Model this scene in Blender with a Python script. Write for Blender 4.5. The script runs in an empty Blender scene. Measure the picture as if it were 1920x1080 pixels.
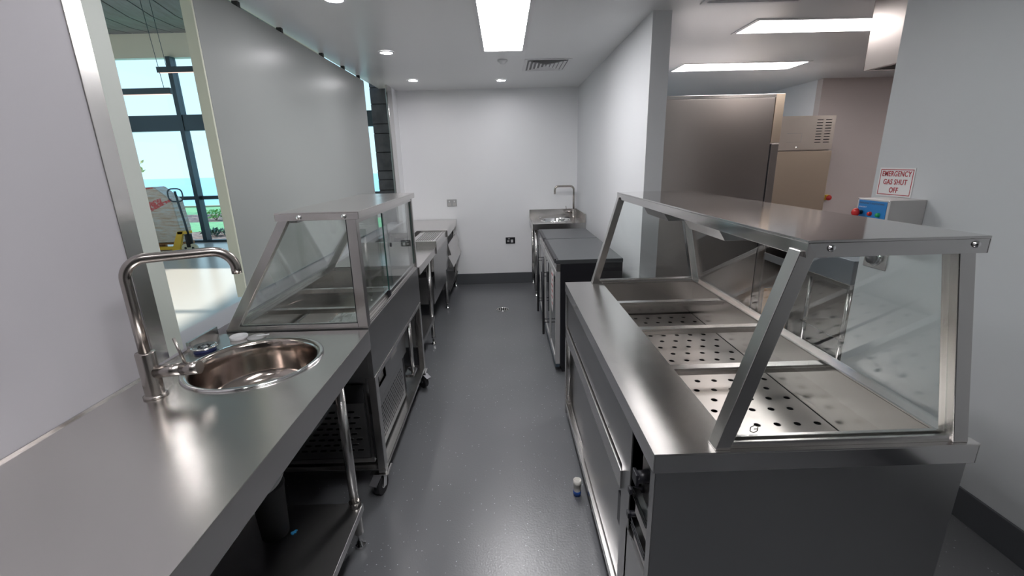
import bpy, bmesh, math, random
from mathutils import Vector, Matrix, Euler
random.seed(4)
PI = math.pi
S = bpy.context.scene
COL = S.collection

# ------------------------------------------------------------------ camera
cam_d = bpy.data.cameras.new('camera'); cam = bpy.data.objects.new('camera', cam_d); COL.objects.link(cam)
S.camera = cam
cam_d.sensor_width = 36.0; cam_d.lens = 839.556/1920*36; cam_d.clip_start = 0.02; cam_d.clip_end = 20000
R = [(0.99953532, -0.02837311, 0.01114072), (-0.01835488, -0.26844007, 0.9631215), (-0.02433614, -0.96287844, -0.26883612)]
M3 = Matrix(((R[0][0], -R[0][1], -R[0][2]), (R[1][0], -R[1][1], -R[1][2]), (R[2][0], -R[2][1], -R[2][2])))
cam.matrix_world = Matrix.Translation((0, 0, 1.6)) @ M3.to_4x4()

# ------------------------------------------------------------------ world, sun, exposure
S.view_settings.view_transform = 'Standard'; S.view_settings.look = 'None'; S.view_settings.gamma = 1.0
S.view_settings.exposure = 0.0
try: S.view_settings.use_curve_mapping = False
except Exception: pass
W = bpy.data.worlds.new('sky'); S.world = W; W.use_nodes = True
nt = W.node_tree; bg = nt.nodes['Background']
tc = nt.nodes.new('ShaderNodeTexCoord'); sx = nt.nodes.new('ShaderNodeSeparateXYZ'); cr = nt.nodes.new('ShaderNodeValToRGB')
nt.links.new(tc.outputs['Generated'], sx.inputs[0]); nt.links.new(sx.outputs['Z'], cr.inputs[0]); nt.links.new(cr.outputs[0], bg.inputs[0])
e = cr.color_ramp.elements
e[0].position = 0.0; e[0].color = (0.64, 0.91, 1.0, 1)
e[1].position = 1.0; e[1].color = (0.30, 0.58, 0.95, 1)
m_ = cr.color_ramp.elements.new(0.25); m_.color = (0.56, 0.83, 1.0, 1)
bg.inputs[1].default_value = 1.35
sun_d = bpy.data.lights.new('sun', 'SUN'); sun = bpy.data.objects.new('sun', sun_d); COL.objects.link(sun)
sun_d.energy = 9.0; sun_d.angle = 0.02; sun_d.color = (1.0, 0.93, 0.82)
sun.rotation_euler = Vector((0.80, -0.06, -0.480)).to_track_quat('-Z', 'Y').to_euler()

LP = 28.0      # radiance of the ceiling panels
LD = 125.0     # radiance of the round downlights

# ------------------------------------------------------------------ materials
def mat(name, col, rough=0.5, metal=0.0, **kw):
    m = bpy.data.materials.new(name); m.use_nodes = True
    b = m.node_tree.nodes['Principled BSDF']
    b.inputs['Base Color'].default_value = (*col, 1); b.inputs['Roughness'].default_value = rough; b.inputs['Metallic'].default_value = metal
    for k, v in kw.items(): b.inputs[k].default_value = v
    return m
def N(m, t): return m.node_tree.nodes.new(t)
def L(m, a, b): m.node_tree.links.new(a, b)
def coords(m, scale=(1, 1, 1), rot=(0, 0, 0)):
    g = N(m, 'ShaderNodeNewGeometry'); mp = N(m, 'ShaderNodeMapping'); mp.inputs['Scale'].default_value = scale; mp.inputs['Rotation'].default_value = rot
    L(m, g.outputs['Position'], mp.inputs[0]); return mp.outputs[0]
def noise(m, vec, scale, detail=3, rough=0.5):
    n = N(m, 'ShaderNodeTexNoise'); n.inputs['Scale'].default_value = scale; n.inputs['Detail'].default_value = detail; n.inputs['Roughness'].default_value = rough
    L(m, vec, n.inputs['Vector']); return n.outputs['Fac']
def mapr(m, v, a, b, c, d):
    n = N(m, 'ShaderNodeMapRange'); n.inputs[1].default_value = a; n.inputs[2].default_value = b; n.inputs[3].default_value = c; n.inputs[4].default_value = d
    L(m, v, n.inputs[0]); return n.outputs[0]
def ramp(m, v, stops):
    n = N(m, 'ShaderNodeValToRGB'); el = n.color_ramp.elements
    while len(el) < len(stops): el.new(0.5)
    for q, (p, c) in zip(el, stops): q.position = p; q.color = (*c, 1)
    L(m, v, n.inputs[0]); return n.outputs[0]
def bump(m, h, strength=0.1, dist=0.01):
    n = N(m, 'ShaderNodeBump'); n.inputs['Strength'].default_value = strength; n.inputs['Distance'].default_value = dist
    L(m, h, n.inputs['Height']); L(m, n.outputs[0], m.node_tree.nodes['Principled BSDF'].inputs['Normal'])
def P_(m): return m.node_tree.nodes['Principled BSDF']

def steel(name, col=(0.60, 0.585, 0.57), rough=0.235, stretch=(1, 60, 1), wear=0.012, bmp=0.002):
    """brushed stainless: long fine grain in roughness and relief"""
    m = mat(name, col, rough, 1.0)
    v = coords(m, stretch)
    n1 = noise(m, v, 22, 2); big = noise(m, coords(m), 2.2, 3)
    a = N(m, 'ShaderNodeMath'); a.operation = 'ADD'; L(m, mapr(m, n1, 0.2, 0.8, -wear, wear), a.inputs[0]); L(m, mapr(m, big, 0.3, 0.7, rough-0.008, rough+0.010), a.inputs[1])
    L(m, a.outputs[0], P_(m).inputs['Roughness'])
    c = N(m, 'ShaderNodeMix'); c.data_type = 'RGBA'; c.inputs[6].default_value = (*[x*0.985 for x in col], 1); c.inputs[7].default_value = (*[min(1, x*1.02) for x in col], 1)
    L(m, n1, c.inputs[0]); L(m, c.outputs[2], P_(m).inputs['Base Color'])
    bump(m, n1, bmp, 0.002)
    return m
ST_X = steel('steel_grain_across', stretch=(1, 60, 60))
ST_Y = steel('steel_grain_along', stretch=(60, 1, 60))
ST_Z = steel('steel_grain_upright', stretch=(60, 60, 1), rough=0.24)
ST_TOP = steel('steel_bench_top', (0.68, 0.66, 0.64), 0.235, (60, 1, 60), 0.008, 0.002)
bump(ST_TOP, noise(ST_TOP, coords(ST_TOP), 3.5, 2), .25, .012)
ST_SHELF = steel('steel_polished_shelf', (0.62, 0.61, 0.60), 0.10, (60, 1, 60), 0.01, 0.002)
ST_DK = steel('steel_dull_panel', (0.40, 0.40, 0.40), 0.31, (60, 1, 60))
ST_BOWL = steel('steel_sink_bowl', (0.50, 0.44, 0.40), 0.14, (40, 40, 2), 0.02, 0.01)
ST_FRIDGE = steel('steel_fridge', (0.46, 0.43, 0.405), 0.32, (60, 60, 1), 0.03)
ST_WARM = steel('steel_warm_door', (0.78, 0.66, 0.52), 0.36, (60, 60, 1), 0.03)  # warm light reflected by the freezer is put into the steel colour
NICKEL = steel('brushed_nickel', (0.42, 0.39, 0.365), 0.24, (60, 60, 60), 0.01, 0.01)
CHROME = mat('chrome', (0.8, 0.8, 0.8), 0.08, 1.0)
TRAY = steel('perforated_steel', (0.60, 0.56, 0.53), 0.31, (1, 60, 60), 0.015)

def paint(name, col, rough=0.45, bmp=0.06, sc=260):
    m = mat(name, col, rough, 0.0); v = coords(m)
    L(m, ramp(m, noise(m, v, 1.3, 3), [(0.3, tuple(x*0.975 for x in col)), (0.7, col)]), P_(m).inputs['Base Color'])
    bump(m, noise(m, v, sc, 2), bmp, 0.001); return m
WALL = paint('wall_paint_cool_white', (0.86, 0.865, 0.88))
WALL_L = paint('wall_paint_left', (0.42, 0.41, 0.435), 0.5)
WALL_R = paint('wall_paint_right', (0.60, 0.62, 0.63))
WALL_K = paint('kitchen_wall_paint', (0.58, 0.52, 0.50))
CEIL = paint('ceiling_paint', (0.75, 0.755, 0.76), 0.32)
PANEL = paint('sliding_panel_paint', (0.32, 0.34, 0.33), 0.30, 0.02)
CREAM = paint('hall_cream_paint', (0.80, 0.78, 0.68))
EDGE = paint('panel_edge_paint', (0.68, 0.69, 0.58))
SKIRT = paint('vinyl_skirting', (0.075, 0.08, 0.088), 0.5)
GREY_T = paint('grey_painted_post', (0.50, 0.54, 0.50), 0.45)

FLOOR = mat('speckled_vinyl_floor', (0.1, 0.1, 0.11), 0.3)
def _floor(m):
    v = coords(m)
    vo = N(m, 'ShaderNodeTexVoronoi'); vo.inputs['Scale'].default_value = 78; L(m, v, vo.inputs['Vector'])
    fleck = mapr(m, vo.outputs['Distance'], 0.13, 0.20, 1, 0)
    se = N(m, 'ShaderNodeSeparateColor'); L(m, vo.outputs['Color'], se.inputs[0])
    pick = mapr(m, se.outputs[0], 0.90, 0.91, 0, 1)
    mu = N(m, 'ShaderNodeMath'); mu.operation = 'MULTIPLY'; L(m, fleck, mu.inputs[0]); L(m, pick, mu.inputs[1])
    _b = N(m, 'ShaderNodeMix'); _b.data_type = 'RGBA'; _b.inputs[6].default_value = (0.088, 0.092, 0.100, 1); _b.inputs[7].default_value = (0.145, 0.149, 0.158, 1); L(m, noise(m, v, 1.2, 2, 0.5), _b.inputs[0]); base = _b.outputs[2]
    mx = N(m, 'ShaderNodeMix'); mx.data_type = 'RGBA'; L(m, mu.outputs[0], mx.inputs[0]); L(m, base, mx.inputs[6]); mx.inputs[7].default_value = (0.48, 0.50, 0.53, 1)
    L(m, mx.outputs[2], P_(m).inputs['Base Color'])
    L(m, mapr(m, noise(m, v, 1.5, 1), 0.2, 0.8, 0.285, 0.34), P_(m).inputs['Roughness'])
    P_(m).inputs['Specular IOR Level'].default_value = 0.75
    bump(m, noise(m, v, 120, 1, 0.5), 0.32, 0.0016)
_floor(FLOOR)
HALLFL = mat('hall_floor_pale', (0.66, 0.63, 0.60), 0.24)
bump(HALLFL, noise(HALLFL, coords(HALLFL), 40, 2), 0.05, 0.001)
SLATE = mat('dark_tile', (0.075, 0.077, 0.09), 0.5)
L(SLATE, ramp(SLATE, noise(SLATE, coords(SLATE), 9, 4), [(0.3, (0.055, 0.057, 0.068)), (0.7, (0.105, 0.107, 0.12))]), P_(SLATE).inputs['Base Color'])
BATTEN = mat('ceiling_board_paint', (0.20, 0.215, 0.23), 0.5)
L(BATTEN, ramp(BATTEN, noise(BATTEN, coords(BATTEN, (4, 1, 4)), 3, 3), [(0.3, (0.19, 0.185, 0.20)), (0.7, (0.25, 0.25, 0.285))]), P_(BATTEN).inputs['Base Color'])
ALU = mat('window_frame_grey', (0.06, 0.085, 0.11), 0.35, 0.3)
BLACK = mat('black_powder_coat', (0.012, 0.012, 0.016), 0.38)
COOLTOP = mat('cooler_top', (0.085, 0.09, 0.095), 0.33, 0.3)
PEDAL = mat('grey_pedal', (0.16, 0.16, 0.17), 0.4, 0.5)
RUBBER = mat('black_rubber', (0.015, 0.015, 0.017), 0.6)
DARK = mat('dark_void', (0.012, 0.012, 0.014), 0.7)
PLAST = mat('white_plastic', (0.72, 0.72, 0.73), 0.4)
PVC = mat('pvc_pipe', (0.68, 0.66, 0.62), 0.35)
BLUEP = mat('blue_primer', (0.02, 0.08, 0.33), 0.4)
BLUE = mat('blue_label', (0.02, 0.20, 0.52), 0.35)
WHITE = mat('sign_white', (0.78, 0.77, 0.76), 0.35)
RED = mat('sign_red', (0.42, 0.025, 0.035), 0.4)
REDB = mat('red_button', (0.60, 0.03, 0.03), 0.25)
GRNB = mat('green_button', (0.02, 0.35, 0.12), 0.25)
YEL = mat('yellow_paint', (0.85, 0.52, 0.03), 0.35)
GREYBOX = mat('grey_enclosure', (0.50, 0.49, 0.48), 0.4)
OUTLETG = mat('grey_outlet', (0.40, 0.40, 0.40), 0.35)
CREAMW = mat('cream_wheel', (0.72, 0.66, 0.48), 0.4)
CARD = mat('cardboard', (0.52, 0.33, 0.18), 0.8)
bump(CARD, noise(CARD, coords(CARD, (1, 1, 6)), 60, 2), 0.1, 0.001)
WOOD = mat('pallet_wood', (0.42, 0.22, 0.10), 0.7)
L(WOOD, ramp(WOOD, noise(WOOD, coords(WOOD, (1, 8, 8)), 6, 3), [(0.3, (0.30, 0.13, 0.05)), (0.7, (0.55, 0.30, 0.14))]), P_(WOOD).inputs['Base Color'])
INK = mat('grey_ink', (0.10, 0.10, 0.10), 0.5)
PLUG = mat('sink_plug_blue', (0.02, 0.035, 0.16), 0.3)

def emis(name, col, s):
    m = bpy.data.materials.new(name); m.use_nodes = True; n = m.node_tree.nodes; n.remove(n['Principled BSDF'])
    q = n.new('ShaderNodeEmission'); q.inputs[0].default_value = (*col, 1); q.inputs[1].default_value = s
    m.node_tree.links.new(q.outputs[0], n['Material Output'].inputs[0]); return m
PANEL_L = emis('panel_light', (1.0, 0.985, 1.0), LP)
PANEL_K = emis('kitchen_panel_light', (1.0, 0.93, 0.93), LP*0.75)
DOWN_L = emis('downlight_light', (1.0, 0.97, 1.0), LD)
PEND_L = emis('pendant_glow', (1.0, 0.72, 0.6), 1.3)

def glass(name, tint=(0.95, 0.97, 0.965), ior=1.45, gloss=1.0):
    m = bpy.data.materials.new(name); m.use_nodes = True; n = m.node_tree.nodes; n.remove(n['Principled BSDF'])
    t = n.new('ShaderNodeBsdfTransparent'); t.inputs[0].default_value = (*tint, 1)
    g = n.new('ShaderNodeBsdfGlossy'); g.inputs['Roughness'].default_value = 0.01; g.inputs[0].default_value = (gloss, gloss, gloss, 1)
    x = n.new('ShaderNodeMixShader'); l = m.node_tree.links; ge = n.new('ShaderNodeNewGeometry'); dp = n.new('ShaderNodeVectorMath'); dp.operation = 'DOT_PRODUCT'
    l.new(ge.outputs['Normal'], dp.inputs[0]); l.new(ge.outputs['Incoming'], dp.inputs[1])
    def M_(op, a, b=None):
        q = n.new('ShaderNodeMath'); q.operation = op
        for i_, v_ in enumerate((a, b)):
            if v_ is None: continue
            if isinstance(v_, (int, float)): q.inputs[i_].default_value = v_
            else: l.new(v_, q.inputs[i_])
        return q.outputs[0]
    f0 = ((ior-1)/(ior+1))**2
    sch = M_('ADD', f0, M_('MULTIPLY', 1-f0, M_('POWER', M_('SUBTRACT', 1.0, M_('MINIMUM', M_('ABSOLUTE', dp.outputs['Value']), 1.0)), 5.0)))
    l.new(sch, x.inputs[0]); l.new(t.outputs[0], x.inputs[1]); l.new(g.outputs[0], x.inputs[2]); l.new(x.outputs[0], n['Material Output'].inputs[0])
    return m
GLASS = glass('clear_glass', (0.955, 0.975, 0.97))
GLASS_E = mat('glass_edge', (0.02, 0.07, 0.06), 0.1)
GLASS_W = glass('window_glass', (0.97, 0.99, 0.99), 1.3)
GLASS_D = mat('cooler_door_glass', (0.03, 0.032, 0.036), 0.04, 0.0); P_(GLASS_D).inputs['Specular IOR Level'].default_value = 1.0
P_(GLASS_D).inputs['IOR'].default_value = 2.1
TUBE = glass('clear_hose', (0.75, 0.78, 0.8), 1.5)

# ------------------------------------------------------------------ mesh builder
class B:
    """collects shapes in world coordinates into ONE mesh"""
    def __init__(s): s.bm = bmesh.new()
    def box(s, x0, x1, y0, y1, z0, z1, bev=0.0, rot=None, piv=None):
        g = bmesh.ops.create_cube(s.bm, size=1.0); vs = g['verts']
        for v in vs: v.co = Vector((x0+(v.co.x+.5)*(x1-x0), y0+(v.co.y+.5)*(y1-y0), z0+(v.co.z+.5)*(z1-z0)))
        if bev > 0:
            es = list({e for v in vs for e in v.link_edges})
            r = bmesh.ops.bevel(s.bm, geom=es, offset=bev, segments=2, affect='EDGES', profile=0.5)
            vs = list({v for f in r['faces'] for v in f.verts} | {v for v in vs if v.is_valid})
        if rot is not None:
            piv = Vector(piv) if piv else Vector(((x0+x1)/2, (y0+y1)/2, (z0+z1)/2))
            mt = Matrix.Translation(piv) @ Euler(rot).to_matrix().to_4x4() @ Matrix.Translation(-piv)
            bmesh.ops.transform(s.bm, matrix=mt, verts=vs)
        return s
    def bar(s, p, q, w, d, up=(0, 0, 1)):
        """square bar from p to q"""
        p = Vector(p); q = Vector(q); z = (q-p).normalized(); u = Vector(up)
        if abs(z.dot(u)) > 0.98: u = Vector((0, 1, 0))
        x = u.cross(z).normalized(); y = z.cross(x).normalized()
        vs = []
        for c in (p, q):
            for a, b_ in ((-1, -1), (1, -1), (1, 1), (-1, 1)): vs.append(s.bm.verts.new(c + x*a*w/2 + y*b_*d/2))
        for f in ((3, 2, 1, 0), (4, 5, 6, 7), (0, 1, 5, 4), (1, 2, 6, 5), (2, 3, 7, 6), (3, 0, 4, 7)): s.bm.faces.new([vs[i] for i in f])
        return s
    def cyl(s, p, q, r, r2=None, seg=20, cap=True):
        r2 = r if r2 is None else r2
        p = Vector(p); q = Vector(q); z = (q-p).normalized(); u = Vector((0, 0, 1)) if abs(z.z) < .9 else Vector((1, 0, 0))
        x = u.cross(z).normalized(); y = z.cross(x)
        a = [s.bm.verts.new(p + (x*math.cos(t)+y*math.sin(t))*r) for t in [2*PI*i/seg for i in range(seg)]]
        b = [s.bm.verts.new(q + (x*math.cos(t)+y*math.sin(t))*r2) for t in [2*PI*i/seg for i in range(seg)]]
        for i in range(seg):
            f = s.bm.faces.new((a[i], a[(i+1) % seg], b[(i+1) % seg], b[i])); f.smooth = True
        if cap: s.bm.faces.new(a[::-1]); s.bm.faces.new(b)
        return s
    def tube(s, pts, r, seg=14, cap=True):
        pts = [Vector(p) for p in pts]; rings = []; x = None
        for i, p in enumerate(pts):
            t = (pts[min(i+1, len(pts)-1)] - pts[max(i-1, 0)]).normalized()
            if x is None:
                u = Vector((0, 0, 1)) if abs(t.z) < .9 else Vector((1, 0, 0)); x = u.cross(t).normalized()
            x = (x - t*x.dot(t)).normalized(); y = t.cross(x)
            rings.append([s.bm.verts.new(p + (x*math.cos(2*PI*k/seg)+y*math.sin(2*PI*k/seg))*r) for k in range(seg)])
        for a, b in zip(rings, rings[1:]):
            for i in range(seg):
                f = s.bm.faces.new((a[i], a[(i+1) % seg], b[(i+1) % seg], b[i])); f.smooth = True
        if cap: s.bm.faces.new(rings[0][::-1]); s.bm.faces.new(rings[-1])
        return s
    def lathe(s, prof, c, seg=40, axis='z'):
        rings = []
        for (r, h) in prof:
            ring = []
            for k in range(seg):
                a = 2*PI*k/seg
                v = Vector((r*math.cos(a), r*math.sin(a), h)) if axis == 'z' else (Vector((h, r*math.cos(a), r*math.sin(a))) if axis == 'x' else Vector((r*math.sin(a), h, r*math.cos(a))))
                ring.append(s.bm.verts.new(Vector(c)+v))
            rings.append(ring)
        for a, b in zip(rings, rings[1:]):
            for i in range(seg):
                f = s.bm.faces.new((a[i], a[(i+1) % seg], b[(i+1) % seg], b[i])); f.smooth = True
        return s
    def poly(s, pts):
        s.bm.faces.new([s.bm.verts.new(Vector(p)) for p in pts]); return s
    def prism(s, pts, d):
        """closed outline pts (3-D) pushed by vector d"""
        d = Vector(d); a = [s.bm.verts.new(Vector(p)) for p in pts]; b = [s.bm.verts.new(Vector(p)+d) for p in pts]; n = len(a)
        s.bm.faces.new(a[::-1]); s.bm.faces.new(b)
        for i in range(n): s.bm.faces.new((a[i], a[(i+1) % n], b[(i+1) % n], b[i]))
        return s
    def holes(s, o, u, v, nu, nv, cw, ch, hw, hh, stag=0.0, margin=(0, 0), depth=0.0015, sq=1.0, seg=16, skew=0.0):
        """plate of nu x nv cells, each with a real hole; odd rows shifted by stag*cw; margins filled"""
        o = Vector(o); u = Vector(u).normalized(); v = Vector(v).normalized(); w = u.cross(v)
        def F(pts, dz=0.0): s.bm.faces.new([s.bm.verts.new(o+u*a+v*b+w*dz) for a, b in pts])
        mu, mv = margin; Wd = nu*cw + stag*cw*(1 if stag else 0)
        if mv: F([(-mu, -mv), (Wd+mu, -mv), (Wd+mu, 0), (-mu, 0)]); F([(-mu, nv*ch), (Wd+mu, nv*ch), (Wd+mu, nv*ch+mv), (-mu, nv*ch+mv)])
        for j in range(nv):
            off = stag*cw if j % 2 else 0.0; y0 = j*ch
            if mu or off: F([(-mu, y0), (off, y0), (off, y0+ch), (-mu, y0+ch)])
            r0 = off+nu*cw
            if Wd+mu-r0 > 1e-6: F([(r0, y0), (Wd+mu, y0), (Wd+mu, y0+ch), (r0, y0+ch)])
            for i in range(nu):
                cx, cy = off+(i+.5)*cw, y0+ch/2
                out = []; q = seg//4
                cs = [(-cw/2, -ch/2), (cw/2, -ch/2), (cw/2, ch/2), (-cw/2, ch/2)]
                for k in range(4):
                    a, b = cs[k], cs[(k+1) % 4]
                    for t in range(q): out.append((a[0]+(b[0]-a[0])*t/q, a[1]+(b[1]-a[1])*t/q))
                inn = []
                for k in range(seg):
                    a = -3*PI/4 + 2*PI*k/seg; c_, s_ = math.cos(a), math.sin(a); pw = 2/ (2*sq)
                    X = math.copysign(abs(c_)**pw, c_)*hw/2; Y = math.copysign(abs(s_)**pw, s_)*hh/2
                    inn.append((X+skew*Y, Y))
                ov = [s.bm.verts.new(o+u*(cx+a)+v*(cy+b)) for a, b in out]
                iv = [s.bm.verts.new(o+u*(cx+a)+v*(cy+b)) for a, b in inn]
                dv = [s.bm.verts.new(o+u*(cx+a)+v*(cy+b)-w*depth) for a, b in inn]
                for k in range(seg):
                    k2 = (k+1) % seg
                    s.bm.faces.new((ov[k], ov[k2], iv[k2], iv[k])); s.bm.faces.new((iv[k], iv[k2], dv[k2], dv[k]))
        return s
    def build(s, name, m, parent=None, bevel=0.0, smooth=False, recalc=True):
        if recalc: bmesh.ops.recalc_face_normals(s.bm, faces=s.bm.faces)
        me = bpy.data.meshes.new(name)
        if parent is not None:
            o_ = Vector((0, 0, 0)); p = parent
            while p is not None: o_ = o_ + p.location; p = p.parent
        else:
            bb = [v.co for v in s.bm.verts]
            o_ = Vector(((min(c.x for c in bb)+max(c.x for c in bb))/2, (min(c.y for c in bb)+max(c.y for c in bb))/2, min(c.z for c in bb)))
        bmesh.ops.translate(s.bm, verts=s.bm.verts, vec=-o_)
        if smooth:
            for f in s.bm.faces: f.smooth = True
        s.bm.to_mesh(me); s.bm.free()
        ms = m if isinstance(m, (list, tuple)) else [m]
        for q in ms: me.materials.append(q)
        ob = bpy.data.objects.new(name, me); COL.objects.link(ob)
        if parent is not None: ob.parent = parent
        else: ob.location = o_
        if bevel:
            md = ob.modifiers.new('edge', 'BEVEL'); md.width = bevel; md.segments = 2; md.limit_method = 'ANGLE'; md.angle_limit = 0.7
        return ob

def bx(*a, **k): return B().box(*a, **k)
def thing(name, label, cat, loc=(0, 0, 0), group=None):
    o = bpy.data.objects.new(name, None); COL.objects.link(o); o.location = loc; o.empty_display_size = .1
    o['label'] = label; o['category'] = cat
    if group: o['group'] = group
    return o
def tag(o, label, cat, group=None):
    o['label'] = label; o['category'] = cat
    if group: o['group'] = group
    return o
def struct(o, kind='structure'): o['kind'] = kind; return o

# =================================================================== SETTING
CZ = 2.49
HY_ = 10.5
XL, XR = -1.30, 2.02
struct(bx(-1.45, 7.0, -3.0, 7.4, -0.08, 0.0).build('floor', FLOOR))
struct(bx(-1.46, 7.0, -3.0, 7.4, CZ, CZ+0.06).build('ceiling', CEIL))
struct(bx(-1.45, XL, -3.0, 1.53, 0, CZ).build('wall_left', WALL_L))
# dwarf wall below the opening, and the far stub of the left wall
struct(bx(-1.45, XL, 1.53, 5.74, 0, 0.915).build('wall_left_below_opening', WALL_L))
struct(bx(-1.325, XL, 5.74, 6.0, 0, CZ).build('wall_left_far', WALL))
struct(bx(-1.40, XL, 1.602, 1.685, 0.915, CZ).build('trim_1', GREY_T))
struct(bx(-1.75, -1.60, -1.0, HY_, 2.66, 5.3).build('wall_left_above_opening', CREAM))
# stainless jambs of the opening
struct(bx(-1.41, XL+0.004, 1.53, 1.602, 0.915, CZ, bev=0.002).build('trim_2', ST_Z))
o = bx(-1.320, XL+0.004, 5.53, 5.74, 0.915, CZ, bev=0.002).build('trim_3', ST_SHELF); struct(o)
struct(bx(-1.46, 1.07, 6.0, 6.12, 0, CZ).build('wall_back', WALL))
struct(bx(0.955, 1.075, 3.12, 6.0, 0, CZ).build('wall_short_right', paint('wall_paint_short', (0.66, 0.67, 0.685))))
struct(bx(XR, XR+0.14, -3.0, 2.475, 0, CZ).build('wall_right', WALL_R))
struct(bx(-1.45, XR+.14, -3.1, -3.0, 0, CZ).build('wall_behind', paint('dark_rear_wall', (0.05, 0.055, 0.055))))  # unseen wall coloured near black so the near steel reflects a dark room
struct(bx(3.88, 7.0, 5.8, 5.9, 0, CZ).build('wall_kitchen_pink', WALL_K))
struct(bx(3.88, 3.98, 5.9, 7.3, 0, CZ).build('wall_kitchen_recess', WALL))
struct(bx(1.07, 3.98, 7.3, 7.4, 0, CZ).build('wall_kitchen_back', WALL))
struct(bx(7.0, 7.1, -3.0, 7.4, 0, CZ).build('wall_kitchen_right', WALL_K))
struct(bx(XR+.14, 7.0, -3.1, -3.0, 0, CZ).build('wall_kitchen_behind', WALL_K))
def skirt(name, pts):
    b = B()
    for (x0, x1, y0, y1) in pts: b.box(x0, x1, y0, y1, 0.0, 0.148)
    struct(b.build(name, SKIRT, bevel=0.003))
skirt('baseboard_back', [(XL, 0.955, 5.985, 6.0)])
skirt('baseboard_right', [(XR-0.012, XR, -3.0, 2.475), (XR-0.012, XR+.14, 2.475, 2.487)])
skirt('baseboard_short_wall', [(0.943, 0.955, 3.108, 5.985), (0.943, 1.087, 3.108, 3.12), (1.075, 1.087, 3.12, 7.3)])
skirt('baseboard_left', [(XL, XL+.012, -3.0, 5.985)])
skirt('baseboard_kitchen', [(3.868, 7.0, 5.788, 5.8)])

# ---- sliding wall panel hung outside the opening
p = thing('sliding_wall_panel', 'large grey sliding wall panel closing most of the serving opening', 'panel', (-1.445, 3.7, 0.93))
bx(-1.47, -1.42, 2.385, 5.055, 0.93, CZ-0.035, bev=0.003).build('panel_leaf', PANEL, p)
bx(-1.472, -1.421, 2.372, 2.3845, 0.93, CZ-0.035).build('edge_strip', EDGE, p)
b = B()
for y in (2.8, 3.3, 4.0, 4.5, 4.95): b.box(-1.46, -1.43, y, y+0.03, CZ-0.035, CZ)
b.build('hanger', BLACK, p)
# dark tiled column outside, seen past the end of the panel
t = struct(bx(-1.57, -1.33, 5.815, 5.98, 0, 4.9).build('wall_tiled_column', DARK))
zs = [0.35, 0.66, 0.88, 1.09, 1.31, 1.435, 1.545, 1.765, 1.985, 2.095, 2.32, 2.50, 2.72]
for z0, z1 in zip(zs, zs[1:]):
    bx(-1.57, -1.332, 5.79+random.uniform(0, .006), 5.816, z0+.004, z1-.004, bev=0.002).build('tile', SLATE, t)

# ---- hall
HY = 10.5
struct(bx(-12, -1.45, -1.0, HY, -0.08, 0.0).build('floor_hall', HALLFL))
b = B()
hc = B()
def zc(y):
    pr = [(10.5, 4.37), (9.9, 4.315), (9.3, 4.33), (8.8, 4.42), (8.0, 4.62), (6.5, 4.95), (4, 5.15), (-1, 5.2)]
    for (a, za), (c, zb) in zip(pr, pr[1:]):
        if c <= y <= a: return zb + (za-zb)*(y-c)/(a-c)
    return pr[-1][1]
ys = [10.5, 10.2, 9.9, 9.6, 9.3, 9.05, 8.8, 8.4, 8.0, 6.5, 4, -1]
hc = B(); rows = [[hc.bm.verts.new((x, y, zc(y)+.05)) for x in (-12, -1.45)] for y in ys] + []
for a, c in zip(rows, rows[1:]): hc.bm.faces.new((a[0], a[1], c[1], c[0]))
hcb = hc.build('ceiling_hall', DARK); struct(hcb)
sol = hcb.modifiers.new('t', 'SOLIDIFY'); sol.thickness = 0.05; sol.offset = 0
x = -11.9
while x < -1.9:
    bb_ = B(); r0 = [bb_.bm.verts.new((xx, y, zc(y))) for y in ys for xx in (x, x+0.405)]
    r1 = [bb_.bm.verts.new((xx, y, zc(y)+.02)) for y in ys for xx in (x, x+0.405)]
    n = len(ys)
    for i in range(n-1):
        a = 2*i
        bb_.bm.faces.new((r0[a], r0[a+1], r0[a+3], r0[a+2])); bb_.bm.faces.new((r1[a], r1[a+2], r1[a+3], r1[a+1]))
        bb_.bm.faces.new((r0[a], r0[a+2], r1[a+2], r1[a])); bb_.bm.faces.new((r0[a+1], r1[a+1], r1[a+3], r0[a+3]))
    bb_.build('ceiling_board', BATTEN, hcb); x += 0.43
struct(bx(-12, -1.45, HY, HY+.15, 3.91, 4.5).build('wall_hall_bulkhead', CREAM))
struct(bx(-1.46, -1.40, 6.12, HY, 0, 4.9).build('wall_hall_side', CREAM))
struct(bx(-12, -1.45, -1.1, -1.0, 0, 5.2).build('wall_hall_behind', CREAM))
# side wall on the left (out of frame) with the glazing the sun comes through
def window_wall(name, fixed, lo, hi, axis, mull, ztop, trans=(2.45, 2.77)):
    """glazed wall of aluminium frames: top-level structure with post, transom, rail, pane children"""
    def bxx(a0, a1, d0, d1, z0, z1): return bx(a0, a1, fixed+d0, fixed+d1, z0, z1) if axis == 'x' else bx(fixed+d0, fixed+d1, a0, a1, z0, z1)
    w = bxx(lo, hi, -0.06, 0.06, 0.0, 0.05).build(name, ALU); struct(w)
    for q in mull: bxx(q-0.045, q+0.045, -0.12, 0.06, 0.05, ztop).build('post', ALU, w)
    ed = [lo]+list(mull)+[hi]
    for a, c in zip(ed, ed[1:]):
        bxx(a+.045, c-.045, -0.10, 0.05, trans[0], trans[1]).build('transom', ALU, w)
        bxx(a+.045, c-.045, -0.04, 0.04, 0.97, 1.05).build('rail', ALU, w)
        bxx(a+.045, c-.045, -0.006, 0.006, 0.05, trans[0]).build('pane', GLASS_W, w)
        bxx(a+.045, c-.045, -0.006, 0.006, trans[1], ztop).build('pane', GLASS_W, w)
    return w
window_wall('window_1', HY, -12, -1.5, 'x', (-11.5, -9.2, -6.93, -4.6, -2.4), 3.91)
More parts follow.
